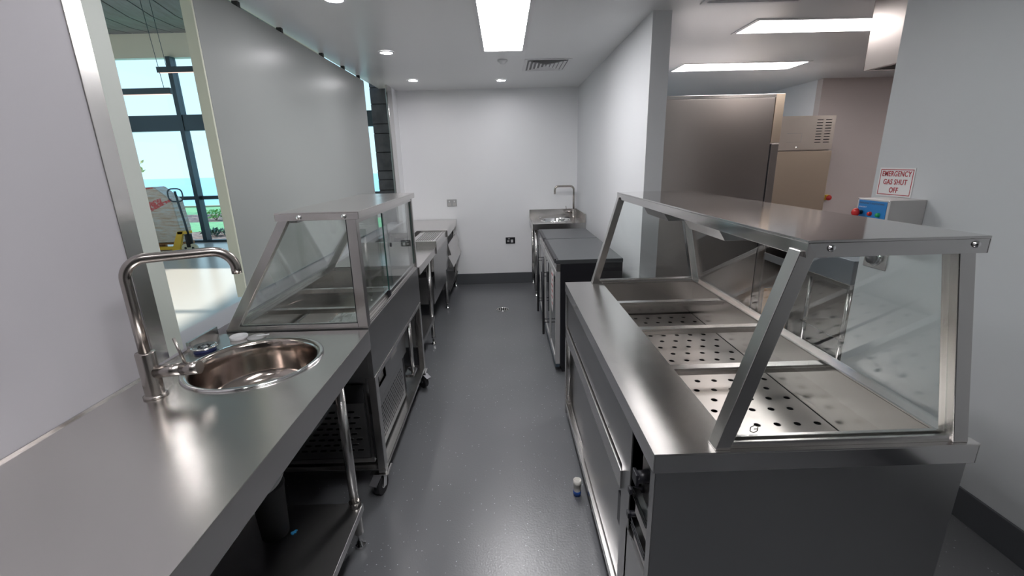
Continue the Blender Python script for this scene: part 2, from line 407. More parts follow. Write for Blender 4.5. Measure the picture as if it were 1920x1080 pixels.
window_wall('window_2', -10.4, -0.9, 7.9, 'y', (1.2, 3.4, 5.6), 4.3)
struct(bx(-10.5, -10.3, 7.9, HY, 0, 4.7).build('wall_hall_left', CREAM))
struct(bx(-10.5, -10.3, -1.0, 7.9, 4.3, 5.2).build('wall_hall_left_top', CREAM))

# ---- outdoors
GRASS = mat('lawn', (0.08, 0.30, 0.14), 0.8)
L(GRASS, ramp(GRASS, noise(GRASS, coords(GRASS, (1, 3, 1)), 2.5, 5), [(0.3, (0.05, 0.26, 0.13)), (0.7, (0.16, 0.42, 0.20))]), P_(GRASS).inputs['Base Color'])
MULCH = mat('mulch', (0.12, 0.09, 0.09), 0.9)
L(MULCH, ramp(MULCH, noise(MULCH, coords(MULCH, (1, 1, 1)), 9, 6, .7), [(0.35, (0.03, 0.03, 0.04)), (0.65, (0.26, 0.20, 0.19))]), P_(MULCH).inputs['Base Color'])
SEA = mat('sea', (0.16, 0.45, 0.68), 0.45)
L(SEA, ramp(SEA, noise(SEA, coords(SEA, (.004, .02, 1)), 1, 5), [(0.3, (0.17, 0.46, 0.68)), (0.7, (0.23, 0.52, 0.73))]), P_(SEA).inputs['Base Color'])
def ground(name, y0, y1, z0, z1, m, kind='structure'):
    b = B().prism([(-40, y0, z0), (25, y0, z0), (25, y1, z1), (-40, y1, z1)], (0, 0, -0.3)); o = b.build(name, m); o['kind'] = kind; return o
ground('garden_bed_near', 10.65, 12.45, -0.02, -0.02, MULCH)
ground('lawn_near', 12.45, 15.6, -0.02, -0.10, GRASS)
ground('garden_bed_far', 15.6, 17.6, -0.10, -0.02, MULCH)
ground('lawn_far', 17.6, 21.5, -0.02, -0.05, GRASS)
struct(bx(-40, 25, 21.5, 21.75, -0.5, 0.02).build('garden_edging', mat('edging', (0.35, 0.30, 0.22), .8)))
b = B().poly([(-9000, 60, -60), (9000, 60, -60), (9000, 4200, -60), (-9000, 4200, -60)]); o = b.build('sea_surface', SEA); o['kind'] = 'structure'
LEAF = mat('leaf_green', (0.20, 0.42, 0.13), 0.6); LEAFY = mat('leaf_yellow_green', (0.55, 0.52, 0.22), 0.6); BARK = mat('bark', (0.2, 0.13, 0.08), .9)
def shrub(name, label, cat, x, y, z, h, r, n, m, ls=0.06, group=None):
    t = thing(name, label, cat, (x, y, z), group)
    b = B()
    for k in range(7):
        a = 2*PI*k/7; b.cyl((x, y, z), (x+math.cos(a)*r*.7, y+math.sin(a)*r*.7, z+h*random.uniform(.6, .95)), .018*h, .006*h, 6)
    b.build('stem', BARK, t)
    b = B()
    for k in range(n):
        a = random.uniform(0, 2*PI); u = random.random()**.5; hh = random.uniform(.25, 1)
        c = Vector((x+math.cos(a)*r*u*(1.15-abs(hh-.6)), y+math.sin(a)*r*u*(1.15-abs(hh-.6)), z+h*hh)); s_ = ls*random.uniform(.6, 1.4)
        d1 = Vector((random.uniform(-1, 1), random.uniform(-1, 1), random.uniform(-.6, 1))).normalized()*s_; d2 = d1.cross(Vector((random.random(), random.random(), 1))).normalized()*s_*.4
        b.poly([c-d1, c+d2, c+d1, c-d2])
    o = b.build('foliage', m, t, recalc=False); o['kind'] = 'stuff'
    return t
shrub('garden_shrub', 'small green shrub in the near garden bed right of the window post', 'shrub', -7.0, 12.2, -.02, .16, .20, 90, LEAF, .03)
shrub('garden_shrub', 'dark low plant in the near garden bed beside the pallet truck', 'shrub', -7.45, 11.6, -.02, .18, .30, 160, mat('leaf_dark', (0.05, 0.13, 0.10), .6))
shrub('garden_shrub', 'pale young shrub beyond the lawn just right of the window post', 'shrub', -11.5, 20.6, -.05, .60, .28, 130, LEAF)
shrub('garden_shrub', 'thin young shrub beyond the lawn beside the sliding panel edge', 'shrub', -10.35, 20.4, -.05, .65, .35, 160, LEAF)
shrub('garden_shrub', 'yellow-green small bush in the far garden bed by the truck handle', 'shrub', -10.15, 16.0, -.1, .38, .3, 160, LEAF)
shrub('garden_tree', 'pale yellowish tree behind the wrapped pallet load outdoors', 'tree', -15.5, 17.3, -.1, 3.3, 1.7, 900, LEAFY, .11)

# =================================================================== LEFT SINK BENCH
def foot(b, x, y, z=0.0): b.lathe([(0, 0), (.022, 0), (.026, .006), (.022, .016), (.011, .024), (.011, .07)], (x, y, z), 20)
t = thing('sink_bench', 'long stainless steel bench with inset round sink in the left foreground', 'bench', (-.96, .4, 0))
X0, X1, Y0, Y1, ZT = XL+.001, -.622, -1.3, 1.886, .90
cxs, cys, rs = -.957, 1.575, .222
b = B()
b.box(X0, X1, Y0, 1.28, ZT-.0015, ZT)
b.holes((X0, 1.28, ZT), (1, 0, 0), (0, 1, 0), 1, 1, (X1-X0), (Y1-1.28), 2*rs, 2*rs, depth=.0015, seg=64)
for v in b.bm.verts:   # move the one big hole onto the sink centre
    d = math.hypot(v.co.x-(X0+X1)/2, v.co.y-(1.28+Y1)/2)
    if abs(d-rs) < 1e-3: v.co.x += cxs-(X0+X1)/2; v.co.y += cys-(1.28+Y1)/2
b.build('worktop', ST_TOP, t)
b = B(); b.box(X1-.0015, X1+.0002, Y0, Y1, .805, ZT-.0016); b.box(X1-.02, X1-.0015, Y0, Y1, .805, .8065); b.box(X0, X1, Y1-.0015, Y1, .82, ZT-.0015); b.build('front_edge', ST_TOP, t, .0008)
b = B(); b.box(X0, X0+.012, 1.70, Y1, ZT, .935); b.box(X0, X0+.004, Y0, 1.70, ZT, .906); b.build('upstand', ST_Y, t)
bl = B().lathe([(.238, 0), (.2385, .004), (.233, .007), (.224, .006), (.216, .001), (.212, -.006), (.209, -.05), (.203, -.12), (.185, -.152), (.15, -.165), (.045, -.172), (.044, -.18), (0, -.18)], (cxs, cys, ZT), 72).build('sink_bowl', ST_BOWL, t, recalc=True)
B().lathe([(.2385, 0), (.2395, .004), (.2345, .0075), (.225, .0065)], (cxs, cys, ZT+.0004), 72).build('rim', CHROME, bl)
B().cyl((cxs, cys, ZT-.30), (cxs, cys, ZT-.18), .025).build('waste_pipe', PLAST, t)
for (x_, y_) in ((-.672, 1.60), (-1.25, 1.60), (-.672, -.9), (-1.25, -.9), (-.672, .30), (-1.25, .30)):
    lg = B().cyl((x_, y_, .07), (x_, y_, .80), .019).build('leg', ST_Z, t)
    b = B(); foot(b, x_, y_); b.build('adjustable_foot', CHROME, lg)
    b = B().cyl((x_, y_, .165), (x_, y_, .235), .024); b.build('collar', NICKEL, lg)
b = B(); b.box(-1.28, -.645, Y0+.05, 1.62, .205, .2065); b.box(-.6465, -.645, Y0+.05, 1.62, .172, .2065); b.box(-1.28, -.645, 1.6185, 1.62, .172, .2065); b.build('undershelf', ST_DK, t, .0008)

# things on / under the bench
ZB = ZT+.0005
t = thing('mixer_tap', 'brushed nickel gooseneck mixer tap standing left of the near sink', 'tap', (-1.149, 1.325, ZB))
fx, fy = -1.149, 1.328
B().lathe([(0, 0), (.034, 0), (.034, .006), (.027, .010)], (fx, fy, ZB), 32).build('base_ring', NICKEL, t)
B().lathe([(.027, .006), (.027, .150), (.0255, .153), (0, .153)], (fx, fy, ZB), 32).build('body', NICKEL, t)
sd = Vector((.870, .493, 0)); f0 = Vector((fx, fy, 0)); ZA = 1.348; Rr, R2, Lr = .060, .062, .225
def sp_(a, z_): q = f0+sd*a; return (q.x, q.y, z_)
pts = [sp_(0, 1.05), sp_(0, 1.20), sp_(0, ZA-Rr)]
for k in range(1, 13):
    a = PI/2*k/12; pts.append(sp_(Rr-Rr*math.cos(a), ZA-Rr+Rr*math.sin(a)))
for k in range(0, 13):
    a = PI/2*k/12; pts.append(sp_(Lr+R2*math.sin(a), ZA-R2+R2*math.cos(a)))
pts.append(sp_(Lr+R2, ZA-R2-.018))
B().tube(pts, .0155, 24).build('spout', NICKEL, t)
h = B().cyl((fx+.02, fy, .985), (fx+.10, fy+.005, .990), .0205, seg=24).build('cartridge', NICKEL, t)
B().cyl((fx+.102, fy+.005, .990), (fx+.155, fy+.008, .993), .0215, seg=24).build('grip', NICKEL, h)
B().cyl((fx+.115, fy+.006, 1.00), (fx+.095, fy+.006, 1.095), .0045, seg=12).build('lever', NICKEL, h)
b = B().lathe([(0, 0), (.040, 0), (.040, .010), (.036, .014)], (-1.232, 1.706, ZB), 32)
t = thing('strainer_waste', 'round sink waste strainer on a dark blue ring lying behind the near sink', 'strainer', (-1.232, 1.706, ZB))
b.build('ring', PLUG, t)
B().lathe([(.047, .013), (.048, .017), (.038, .020), (.03, .015), (.012, .014), (.010, .018), (0, .018)], (-1.232, 1.706, ZB), 32).build('strainer_dish', CHROME, t)
b = B()
for k in range(8):
    a = 2*PI*k/8; b.cyl((-1.232+.02*math.cos(a), 1.706+.02*math.sin(a), ZB+.0148), (-1.232+.02*math.cos(a), 1.706+.02*math.sin(a), ZB+.0162), .0045, seg=10)
b.build('drain_holes', DARK, t)
t = thing('glass_lid', 'small round pale cap with a rim, left one of the pair behind the sink', 'cap', (-1.160, 1.822, ZB), 'round caps behind the sink')
B().lathe([(0, 0), (.034, 0), (.036, .012), (.034, .014), (.031, .009), (0, .009)], (-1.160, 1.822, ZB), 32).build('cap_shell', PLAST, t)
t2 = thing('glass_lid', 'flat round grey washer, right one of the pair behind the sink', 'cap', (-1.088, 1.826, ZB), 'round caps behind the sink')
B().lathe([(0, 0), (.035, 0), (.036, .006), (.02, .008), (0, .008)], (-1.088, 1.826, ZB), 32).build('washer', OUTLETG, t2)
B().box(-1.085, -1.035, 1.822, 1.834, ZB+.009, ZB+.011, rot=(0, 0, .35)).build('tab', PLAST, t2)
# under bench
tag(B().lathe([(0, 0), (.050, 0), (.060, .22), (.063, .222), (.063, .23), (0, .23)], (-.945, 1.47, .2075), 36).build('plastic_tub', DARK), 'black round plastic tub on the shelf under the near sink bench', 'tub')
_ld = B().lathe([(0, 0), (.07, 0), (.085, .008), (.087, .014), (.08, .016), (0, .016)], (-.943, 1.443, .440), 40).build('round_lid', PLAST); _ld.rotation_euler = (math.radians(38), math.radians(8), 0); _ld.location.z = .500
tag(_ld, 'white round plastic lid tilted on top of the black tub under the bench', 'lid')
t = thing('plastic_funnel', 'white plastic funnel with a wide rim standing on the under-bench shelf', 'funnel', (-1.15, 1.59, .2085))
B().lathe([(0, .0), (.070, 0), (.072, .005), (.060, .010), (.030, .045), (.018, .06), (.018, .09), (0, .09)], (-1.15, 1.59, .2085), 32).build('cone', PLAST, t)
tag(B().box(-.885, -.865, 1.462, 1.474, .2075, .2095, rot=(0, 0, .4)).box(-.876, -.868, 1.456, 1.482, .2075, .2100, rot=(0, 0, -.3)).build('tape_scrap', mat('tape_blue', (.05, .35, .7), .4)), 'tiny light blue scrap of tape on the under-bench shelf', 'scrap')
hp = [(-.78, 1.845, .80), (-.78, 1.85, .67), (-.78, 1.81, .62), (-.78, 1.75, .603), (-.78, 1.63, .598), (-.78, 1.44, .625), (-.79, 1.30, .68), (-.80, 1.20, .78)]
tag(B().tube(hp, .009, 10).build('clear_hose', TUBE), 'loop of clear plastic hose hanging under the near sink', 'hose')

# =================================================================== COLD DISPLAY CASE
def caster(parent, x, y, dirx=1, diry=0, lock=True):
    """swivel caster: plate, fork, wheel (> hub), brake pedal; as one part with sub-parts"""
    c = bx(x-.045, x+.045, y-.045, y+.045, .122, .127).build('caster', CHROME, parent)
    wx, wy = x+dirx*.02, y+diry*.02
    ax = Vector((-diry, dirx, 0)).normalized()
    C0 = Vector((wx, wy, .05))
    b = B()
    for s_ in (-1, 1):
        q = C0+ax*s_*.021; b.bar(q-Vector((0, 0, .006)), Vector((x, y, .118))+ax*s_*.021, .030, .003, up=tuple(ax))
    b.bar(Vector((x, y, .115))-ax*.022, Vector((x, y, .115))+ax*.022, .03, .008)
    b.build('fork', CHROME, c)
    b = B().cyl(C0-ax*.016, C0+ax*.016, .048, seg=28); b.build('wheel', RUBBER, c, .004)
    b = B().cyl(C0-ax*.019, C0+ax*.019, .014, seg=14); b.build('hub', CHROME, c)
    if lock:
        d = Vector((dirx, diry, 0))
        b = B().bar(C0+d*.02+Vector((0, 0, .068)), C0+d*.075+Vector((0, 0, .045)), .040, .006); b.build('brake_pedal', PEDAL, c)
    return c
t = thing('display_case', 'stainless steel cold display case with slanted glass on casters, left of the aisle', 'display case', (-.94, 2.5, 0))
xa, xb, ya, yb = -1.262, -.628, 1.902, 3.10
BZ, TZ = .905, 1.40
# body
b = B(); b.box(xa+.02, xb-.02, ya+.02, yb-.02, .656, .70); b.box(xb-.02, xb, ya, yb, .655, BZ-.0015); b.box(xa, xa+.02, ya, yb, .655, BZ-.0015); b.box(xa+.02, xb-.02, ya, ya+.02, .655, BZ-.0015); b.box(xa+.02, xb-.02, yb-.02, yb, .655, BZ-.0015)
b.build('body', ST_DK, t, .001)
# well liner and rim
b = B(); i = .045
b.poly([(xa+i, ya+i, .745), (xb-i, ya+i, .745), (xb-i, yb-i, .745), (xa+i, yb-i, .745)])
for (p1, p2) in (((xa+i, ya+i), (xb-i, ya+i)), ((xb-i, ya+i), (xb-i, yb-i)), ((xb-i, yb-i), (xa+i, yb-i)), ((xa+i, yb-i), (xa+i, ya+i))):
    b.poly([(*p1, .745), (*p2, .745), (*p2, BZ), (*p1, BZ)])
b.build('well', ST_Y, t)
b = B(); b.box(xa, xa+i, ya, yb, BZ-.001, BZ+.003); b.box(xb-i, xb, ya, yb, BZ-.001, BZ+.003); b.box(xa+i, xb-i, ya, ya+i, BZ-.001, BZ+.003); b.box(xa+i, xb-i, yb-i, yb, BZ-.001, BZ+.003); b.build('well_rim', ST_Y, t)
for y_ in (2.30, 2.70):
    B().box(xa+i, xb-i, y_-.015, y_+.015, .868, .876).box(xa+i, xb-i, y_-.004, y_+.004, .848, .868).build('divider_bar', ST_X, t)
for (ya_, yb_) in ((1.95, 2.29), (2.31, 2.69)):
    bx(xa+.07, xb-.12, ya_+.02, yb_-.01, .749, .760, bev=.004).build('base_tray', TRAY, t)
# plinth frame, top edge groove, raised side lips
b = B(); b.box(xa+.002, xa+.018, ya+.031, yb-.031, BZ+.0032, BZ+.022); b.box(-1.21, -.673, ya+.001, ya+.011, BZ+.0032, BZ+.020); b.box(-1.21, -.673, ya+.019, ya+.028, BZ+.0032, BZ+.020); b.box(-1.21, -.673, yb-.014, yb-.002, BZ+.0032, BZ+.020); b.build('glass_channel', ST_Y, t, .001)
# end frames: sloped front post on the left, upright on the right
for yy, nm in ((ya, 'near'), (yb-.03, 'far')):
    B().prism([(-1.262, yy, BZ+.003), (-1.212, yy, BZ+.003), (-.905, yy, TZ), (-.948, yy, TZ)], (0, .03, 0)).build('sloped_post', NICKEL if 0 else ST_Z, t, .0015)
    B().prism([(-.672, yy, BZ+.003), (-.628, yy, BZ+.003), (-.628, yy, TZ), (-.668, yy, TZ)], (0, .04 if nm == 'near' else .03, 0)).build('upright_post', ST_Z, t, .0015)
    b = B().prism([(-1.205, yy+.012, BZ+.02), (-.674, yy+.012, BZ+.02), (-.670, yy+.012, TZ), (-.905, yy+.012, TZ)], (0, .006, 0)); b.build('end_glass', GLASS, t)
    b = B().bar((-1.208, yy+.006, BZ+.02), (-.907, yy+.006, TZ), .003, .002).bar((-.676, yy+.006, BZ+.02), (-.672, yy+.006, TZ), .003, .002).bar((-1.2, yy+.006, BZ+.021), (-.674, yy+.006, BZ+.021), .003, .002); b.build('glass_seal', BLACK, t)
# slanted customer glass (two panes one above the other) and the top shelf
B().prism([(-1.243, ya+.03, BZ+.02), (-1.237, ya+.03, BZ+.02), (-.925, ya+.03, TZ-.005), (-.931, ya+.03, TZ-.005)], (0, yb-ya-.06, 0)).build('customer_glass', GLASS, t)
ts = B(); ts.box(-.965, -.612, ya-.004, yb+.01, TZ+.016, TZ+.022); ts.box(-.962, -.615, ya-.004, ya-.001, TZ-.012, TZ+.016); ts.box(-.962, -.615, yb+.007, yb+.01, TZ-.012, TZ+.016)
ts.box(-.615, -.612, ya-.004, yb+.01, TZ-.010, TZ+.016); ts.box(-.965, -.962, ya-.004, yb+.01, TZ-.012, TZ+.016)
ts = ts.build('top_shelf', ST_TOP, t, .001)
for x_ in (-.862, -.675):
    B().lathe([(.011, 0), (.011, -.003), (.007, -.008), (0, -.009)], (x_, ya-.004, TZ+.002), 18, 'y').build('dome_bolt', CHROME, ts)
bx(-.952, -.90, ya+.06, yb-.06, TZ-.028, TZ+.012, bev=.003).build('light_fitting', ST_DK, t)
# operator side: double sliding glass doors in tracks
b = B(); b.box(-.668, -.630, ya+.04, yb-.03, BZ+.003, BZ+.012); b.box(-.664, -.660, ya+.04, yb-.03, BZ+.012, BZ+.022); b.box(-.650, -.646, ya+.04, yb-.03, BZ+.012, BZ+.022); b.box(-.636, -.632, ya+.04, yb-.03, BZ+.012, BZ+.018); b.build('door_track', ST_Y, t)
b = B(); b.box(-.668, -.630, ya+.04, yb-.03, TZ-.03, TZ-.003); b.build('upper_track', ST_Y, t)
for (x_, y0_, y1_) in ((-.656, ya+.05, 2.49), (-.642, 2.36, yb-.03)):
    d = bx(x_-.0025, x_+.0025, y0_, y1_, BZ+.016, TZ-.02).build('sliding_door', GLASS, t)
    for yy in (y0_, y1_): bx(x_-.003, x_+.003, yy-.0035, yy+.0035, BZ+.016, TZ-.02).build('door_edge', GLASS_E, d)
    bx(x_-.006, x_+.006, y0_ if x_ > -.65 else y0_, y1_, BZ+.012, BZ+.042).build('door_shoe', ST_Y, d)
    yy = y0_ if x_ > -.65 else y1_
    bx(x_-.008, x_+.008, yy-.010, yy+.010, BZ+.008, BZ+.045, bev=.002).build('corner_clip', BLACK, d)
B().lathe([(.0, .0), (.012, 0), (.013, .004), (.009, .006), (0, .003)], (-.6395, 2.47, 1.18), 20, 'x').build('finger_pull', BLACK, t)
# lower machine frame
for (x_, y_) in ((-.645, ya+.03), (-.645, yb-.03), (-1.24, ya+.03), (-1.24, yb-.03)):
    bx(x_-.018, x_+.018, y_-.022, y_+.022, .128, .655).build('leg', ST_Z, t, .002)
    
b = B(); b.box(-1.25, -.628, ya+.005, yb-.005, .150, .156); b.box(-.631, -.628, ya+.005, yb-.005, .135, .156); b.build('bottom_shelf', ST_Y, t, .001)
b = B(); b.box(-.640, -.6265, ya+.005, yb-.005, .630, .6545); b.build('upper_rail', ST_Y, t, .001)
# machine compartment: perforated panel with recessed switch, behind it the unit
mc = bx(-1.22, -.690, ya+.05, 2.72, .165, .632).build('machine_box', ST_DK, t)
b = B().holes((-.672, ya+.08, .205), (0, 1, 0), (0, 0, 1), 16, 9, .036, .0215, .027, .011, stag=.5, margin=(.03, .03), depth=.002, sq=1.8, skew=.35); b.build('louvred_panel', ST_DK, t)
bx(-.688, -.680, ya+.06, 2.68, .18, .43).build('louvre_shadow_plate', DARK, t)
sp = B(); sp.box(-.674, -.6715, ya+.05, 2.72, .43, .50); sp.box(-.674, -.6715, ya+.05, 2.03, .50, .60); sp.box(-.674, -.6715, 2.24, 2.72, .50, .60); sp.box(-.674, -.6715, ya+.05, 2.72, .60, .632); sp.build('control_panel', ST_DK, t)
bx(-.689, -.686, 2.03, 2.24, .50, .60).build('recess_back', OUTLETG, t)
bx(-.686, -.668, 2.065, 2.10, .53, .575, bev=.004).build('rocker_switch', BLACK, t)
bx(-.6714, -.6706, 2.36, 2.50, .535, .60).build('rating_label', GREYBOX, t)
b = B().holes((-.72, ya+.026, .24), (-1, 0, 0), (0, 0, 1), 7, 8, .046, .030, .032, .013, stag=.5, margin=(.02, .03), depth=.002, sq=1.8, skew=-.5); b.build('louvred_end_panel', ST_DK, t)
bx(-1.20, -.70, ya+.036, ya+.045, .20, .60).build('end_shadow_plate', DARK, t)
B().tube([(-.65, 2.76, .63), (-.65, 2.76, .27), (-.66, 2.80, .25), (-.69, 2.84, .25)], .010, 10).tube([(-.66, 2.83, .63), (-.66, 2.83, .27)], .010, 10).build('pipe', ST_Z, t)
bx(-.70, -.64, 2.74, 2.86, .235, .252).build('pipe_bracket', ST_Y, t)
caster(t, -.66, ya+.045, -.25, -.97); caster(t, -.66, yb-.045, .75, -.66); caster(t, -1.21, ya+.045, -1, 0, False); caster(t, -1.21, yb-.045, -1, 0, False)

# plastic bag in the case
b = B(); gx, gy = 14, 9
g = [[b.bm.verts.new((-1.0+.28*i_/gx + random.uniform(-.006, .006), 2.34+.22*j_/gy+random.uniform(-.006, .006), .764+.035*math.sin(PI*i_/gx)*math.sin(PI*j_/gy)+random.uniform(0, .012))) for j_ in range(gy+1)] for i_ in range(gx+1)]
for i_ in range(gx):
    for j_ in range(gy): b.bm.faces.new((g[i_][j_], g[i_+1][j_], g[i_+1][j_+1], g[i_][j_+1]))
BAG = mat('clear_bag', (0.80, 0.86, 0.84), 0.15, 0.0, Alpha=0.45)
tag(b.build('plastic_bag', BAG), 'crumpled clear plastic bag lying in the well of the cold display case', 'bag')
tag(bx(-.86, -.69, 1.955, 2.05, .762, .766).build('paper_sheet', mat('paper', (.72, .72, .69), .6)), 'small white paper sheet in the near corner of the display case', 'paper')

# =================================================================== STAINLESS BENCH BEHIND THE CASE
t = thing('work_bench', 'stainless bench with turned-up far edge between the display case and the bar station', 'bench', (-.96, 3.5, 0))
b = B(); b.box(-1.29, -.622, 3.13, 3.92, .895, .90); b.box(-.625, -.622, 3.13, 3.92, .84, .895); b.box(-1.29, -.625, 3.13, 3.133, .84, .895); b.build('worktop', ST_TOP, t, .001)
bx(-1.29, -.612, 3.92, 3.945, .84, .955, bev=.002).build('upturn', ST_X, t)
b = B(); b.box(-1.27, -.67, 3.16, 3.90, .27, .275); b.box(-.673, -.670, 3.16, 3.90, .235, .275); b.build('undershelf', ST_DK, t, .001)
for x_ in (-.69, -1.25):
    for y_ in (3.20, 3.87):
        lg = B().cyl((x_, y_, .07), (x_, y_, .845), .019).build('leg', ST_Z, t); b = B(); foot(b, x_, y_); b.build('adjustable_foot', CHROME, lg)

# =================================================================== COCKTAIL STATION (far left)
t = thing('bar_station', 'stainless bar station with drip grid, ice bin and bottle rails against the back wall', 'bar station', (-.96, 5, 0))
b = B(); b.box(-1.29, -.645, 4.98, 5.98, .895, .90); b.box(-.648, -.645, 4.98, 5.98, .82, .895); b.box(-1.29, -.648, 4.98, 4.983, .82, .895); b.build('worktop', ST_TOP, t, .001)
b = B(); b.prism([(-1.28, 4.86, .895), (-.98, 4.86, .895), (-.98, 4.98, .895), (-1.28, 4.98, .895)], (0, 0, .004)); b.box(-1.28, -1.26, 3.97, 4.86, .60, .899); b.build('bin_rim', ST_X, t)
bx(-1.26, -.93, 4.0, 4.84, .60, .62).build('ice_bin', DARK, t)
b = B(); b.box(-.935, -.66, 3.98, 5.02, .66, .886); b.build('tray_box', ST_Y, t, .002)
gr = B().holes((-.885, 4.10, .889), (1, 0, 0), (0, 1, 0), 9, 20, .020, .042, .013, .034, margin=(.02, .03), depth=.006, sq=3.0).build('drip_grid', ST_Y, t)
b = B(); b.prism([(-.66, 3.98, .80), (-.66, 5.02, .80), (-.66, 5.02, .50), (-.66, 3.98, .50)], (.004, 0, 0)); b.build('front_panel', ST_DK, t)
bx(-1.25, -.68, 4.02, 5.0, .34, .60).build('bin_body', ST_DK, t, .004)
for k, (z_, xo) in enumerate(((.70, 0.0), (.56, 0.02))):
    b = B(); b.prism([(-.655, 5.0, z_+.03), (-.652, 5.0, z_+.03), (-.62+xo, 5.0, z_-.09), (-.64+xo, 5.0, z_-.09), (-.655, 5.0, z_-.10)], (0, .96, 0)); b.build('bottle_rail', ST_Y, t, .001)
B().box(-1.26, -.66, 5.0, 5.95, .20, .205).box(-.663, -.660, 5.0, 5.95, .175, .205).build('undershelf', ST_DK, t)
for x_ in (-.69, -1.25):
    for y_ in (4.93, 5.88):
        lg = B().cyl((x_, y_, .07), (x_, y_, .86), .019).build('leg', ST_Z, t); b = B(); foot(b, x_, y_); b.build('adjustable_foot', CHROME, lg)

# =================================================================== RIGHT: HOT FOOD SERVERY
t = thing('food_servery', 'large stainless hot food servery with perforated wells and glass gantry, right of the aisle', 'servery', (.76, 1.8, 0))
x0, x1, y0, y1 = .351, 1.165, .945, 2.60
ZS = .90; wx0, wx1, wy0, wy1 = .568, 1.108, 1.003, 2.555
b = B(); b.box(x0, wx0, y0, y1, ZS-.004, ZS); b.box(wx1, x1, y0, y1, ZS-.004, ZS); b.box(wx0, wx1, y0, wy0, ZS-.004, ZS); b.box(wx0, wx1, wy1, y1, ZS-.004, ZS); b.build('worktop', ST_TOP, t)
b = B(); b.box(x0, x0+.003, y0, y1, .845, ZS-.004); b.box(x1-.003, x1, y0, y1, .845, ZS-.004); b.box(x0+.003, x1-.003, y0, y0+.003, .845, ZS-.004); b.box(x0+.003, x1-.003, y1-.003, y1, .845, ZS-.004); b.build('front_edge', ST_SHELF, t, .0008)
b = B()
for (p1, p2) in (((wx0, wy0), (wx1, wy0)), ((wx1, wy0), (wx1, wy1)), ((wx1, wy1), (wx0, wy1)), ((wx0, wy1), (wx0, wy0))):
    b.poly([(*p1, .60), (*p2, .60), (*p2, ZS-.002), (*p1, ZS-.002)])
b.poly([(wx0, wy0, .60), (wx1, wy0, .60), (wx1, wy1, .60), (wx0, wy1, .60)]); b.build('well', ST_Y, t)
b = B()
for y_ in (wy0, wy1): b.box(wx0, wx1, y_-.006, y_+.006, ZS, ZS+.006)
b.box(wx1-.004, wx1+.004, wy0+.006, wy1-.006, ZS, ZS+.004); b.build('well_lip', ST_Y, t)
for y_ in (1.432, 1.815, 2.195):
    B().box(wx0, wx1, y_-.018, y_+.018, ZS-.012, ZS-.004).box(wx0, wx1, y_-.018, y_-.015, ZS-.03, ZS-.012).build('crossbar', ST_X, t, .001)
TZ_ = .70
def tray(ya_, nrow, odd=True, plain=.035):
    """perforated false bottom tray"""
    o_ = B().holes((wx0+.008, ya_+plain, TZ_), (1, 0, 0), (0, 1, 0), 7, nrow, .0705, .0775, .0235, .0235, stag=.5, margin=(.0, plain), depth=.002)
    o_.box(wx0+.008, wx1-.004, ya_, ya_+.0015, TZ_-.02, TZ_-.0004).box(wx0+.008, wx1-.004, ya_+2*plain+nrow*.0775-.0015, ya_+2*plain+nrow*.0775, TZ_-.02, TZ_-.0004)
    return o_.build('perforated_tray', TRAY, t)
tray(1.08, 4, plain=.008); tray(1.405, 5, plain=.014); tray(1.84, 5, plain=.014); tray(2.262, 3, plain=.022)
bx(wx0+.02, wx1-.02, wy0+.02, 2.53, .640, .645).build('tray_shadow_plate', DARK, t)  # void-dark sheet standing in for the shade below the tray holes
# gantry: four posts leaning inwards, shelf, glass
GX0, GX1, GZ = .650, 1.050, 1.400
for yy in (y0+.008, 2.555):
    B().prism([(.505, yy, ZS), (.543, yy, ZS), (.682, yy, GZ), (.644, yy, GZ)], (0, .042, 0)).build('gantry_post', ST_Z, t, .002)
    B().prism([(1.103, yy, ZS), (1.141, yy, ZS), (1.034, yy, GZ), (.996, yy, GZ)], (0, .042, 0)).build('gantry_post', ST_Z, t, .002)
    B().prism([(.546, yy+.018, ZS+.014), (1.100, yy+.018, ZS+.014), (.993, yy+.018, GZ), (.685, yy+.018, GZ)], (0, .006, 0)).build('end_glass', GLASS, t)
    B().box(.545, 1.102, yy+.006, yy+.014, ZS, ZS+.018).box(.545, 1.102, yy+.028, yy+.036, ZS, ZS+.018).build('glass_channel', ST_X, t, .001)
B().prism([(1.128, y0+.055, ZS+.014), (1.134, y0+.055, ZS+.014), (1.027, y0+.055, GZ-.002), (1.021, y0+.055, GZ-.002)], (0, 1.55, 0)).build('customer_glass', GLASS, t)
b = B(); b.box(GX0, GX1, y0-.004, y1+.02, GZ+.018, GZ+.024)
b.box(GX0+.003, GX1-.003, y0-.004, y0-.001, GZ-.014, GZ+.018); b.box(GX0+.003, GX1-.003, y1+.017, y1+.02, GZ-.014, GZ+.018)
b.box(GX1-.003, GX1, y0-.004, y1+.02, GZ-.014, GZ+.018)
b.box(GX0, GX0+.003, y0-.004, y1+.02, GZ-.014, GZ+.018)
b.box(GX0+.003, GX1-.003, y0-.001, y1+.017, GZ-.010, GZ-.006)
gs = b.build('gantry_shelf', ST_SHELF, t, .001)
B().prism([(GX0-.001, y0-.0055, GZ-.014), (GX0+.024, y0-.0055, GZ-.014), (GX0-.001, y0-.0055, GZ+.020)], (0, .001, 0)).build('corner_fold', ST_X, gs)
for x_ in (.702, 1.018):
    B().lathe([(.008, 0), (.008, -.002), (.006, -.006), (0, -.007)], (x_, y0-.004, GZ+.006), 18, 'y').build('dome_bolt', CHROME, gs)
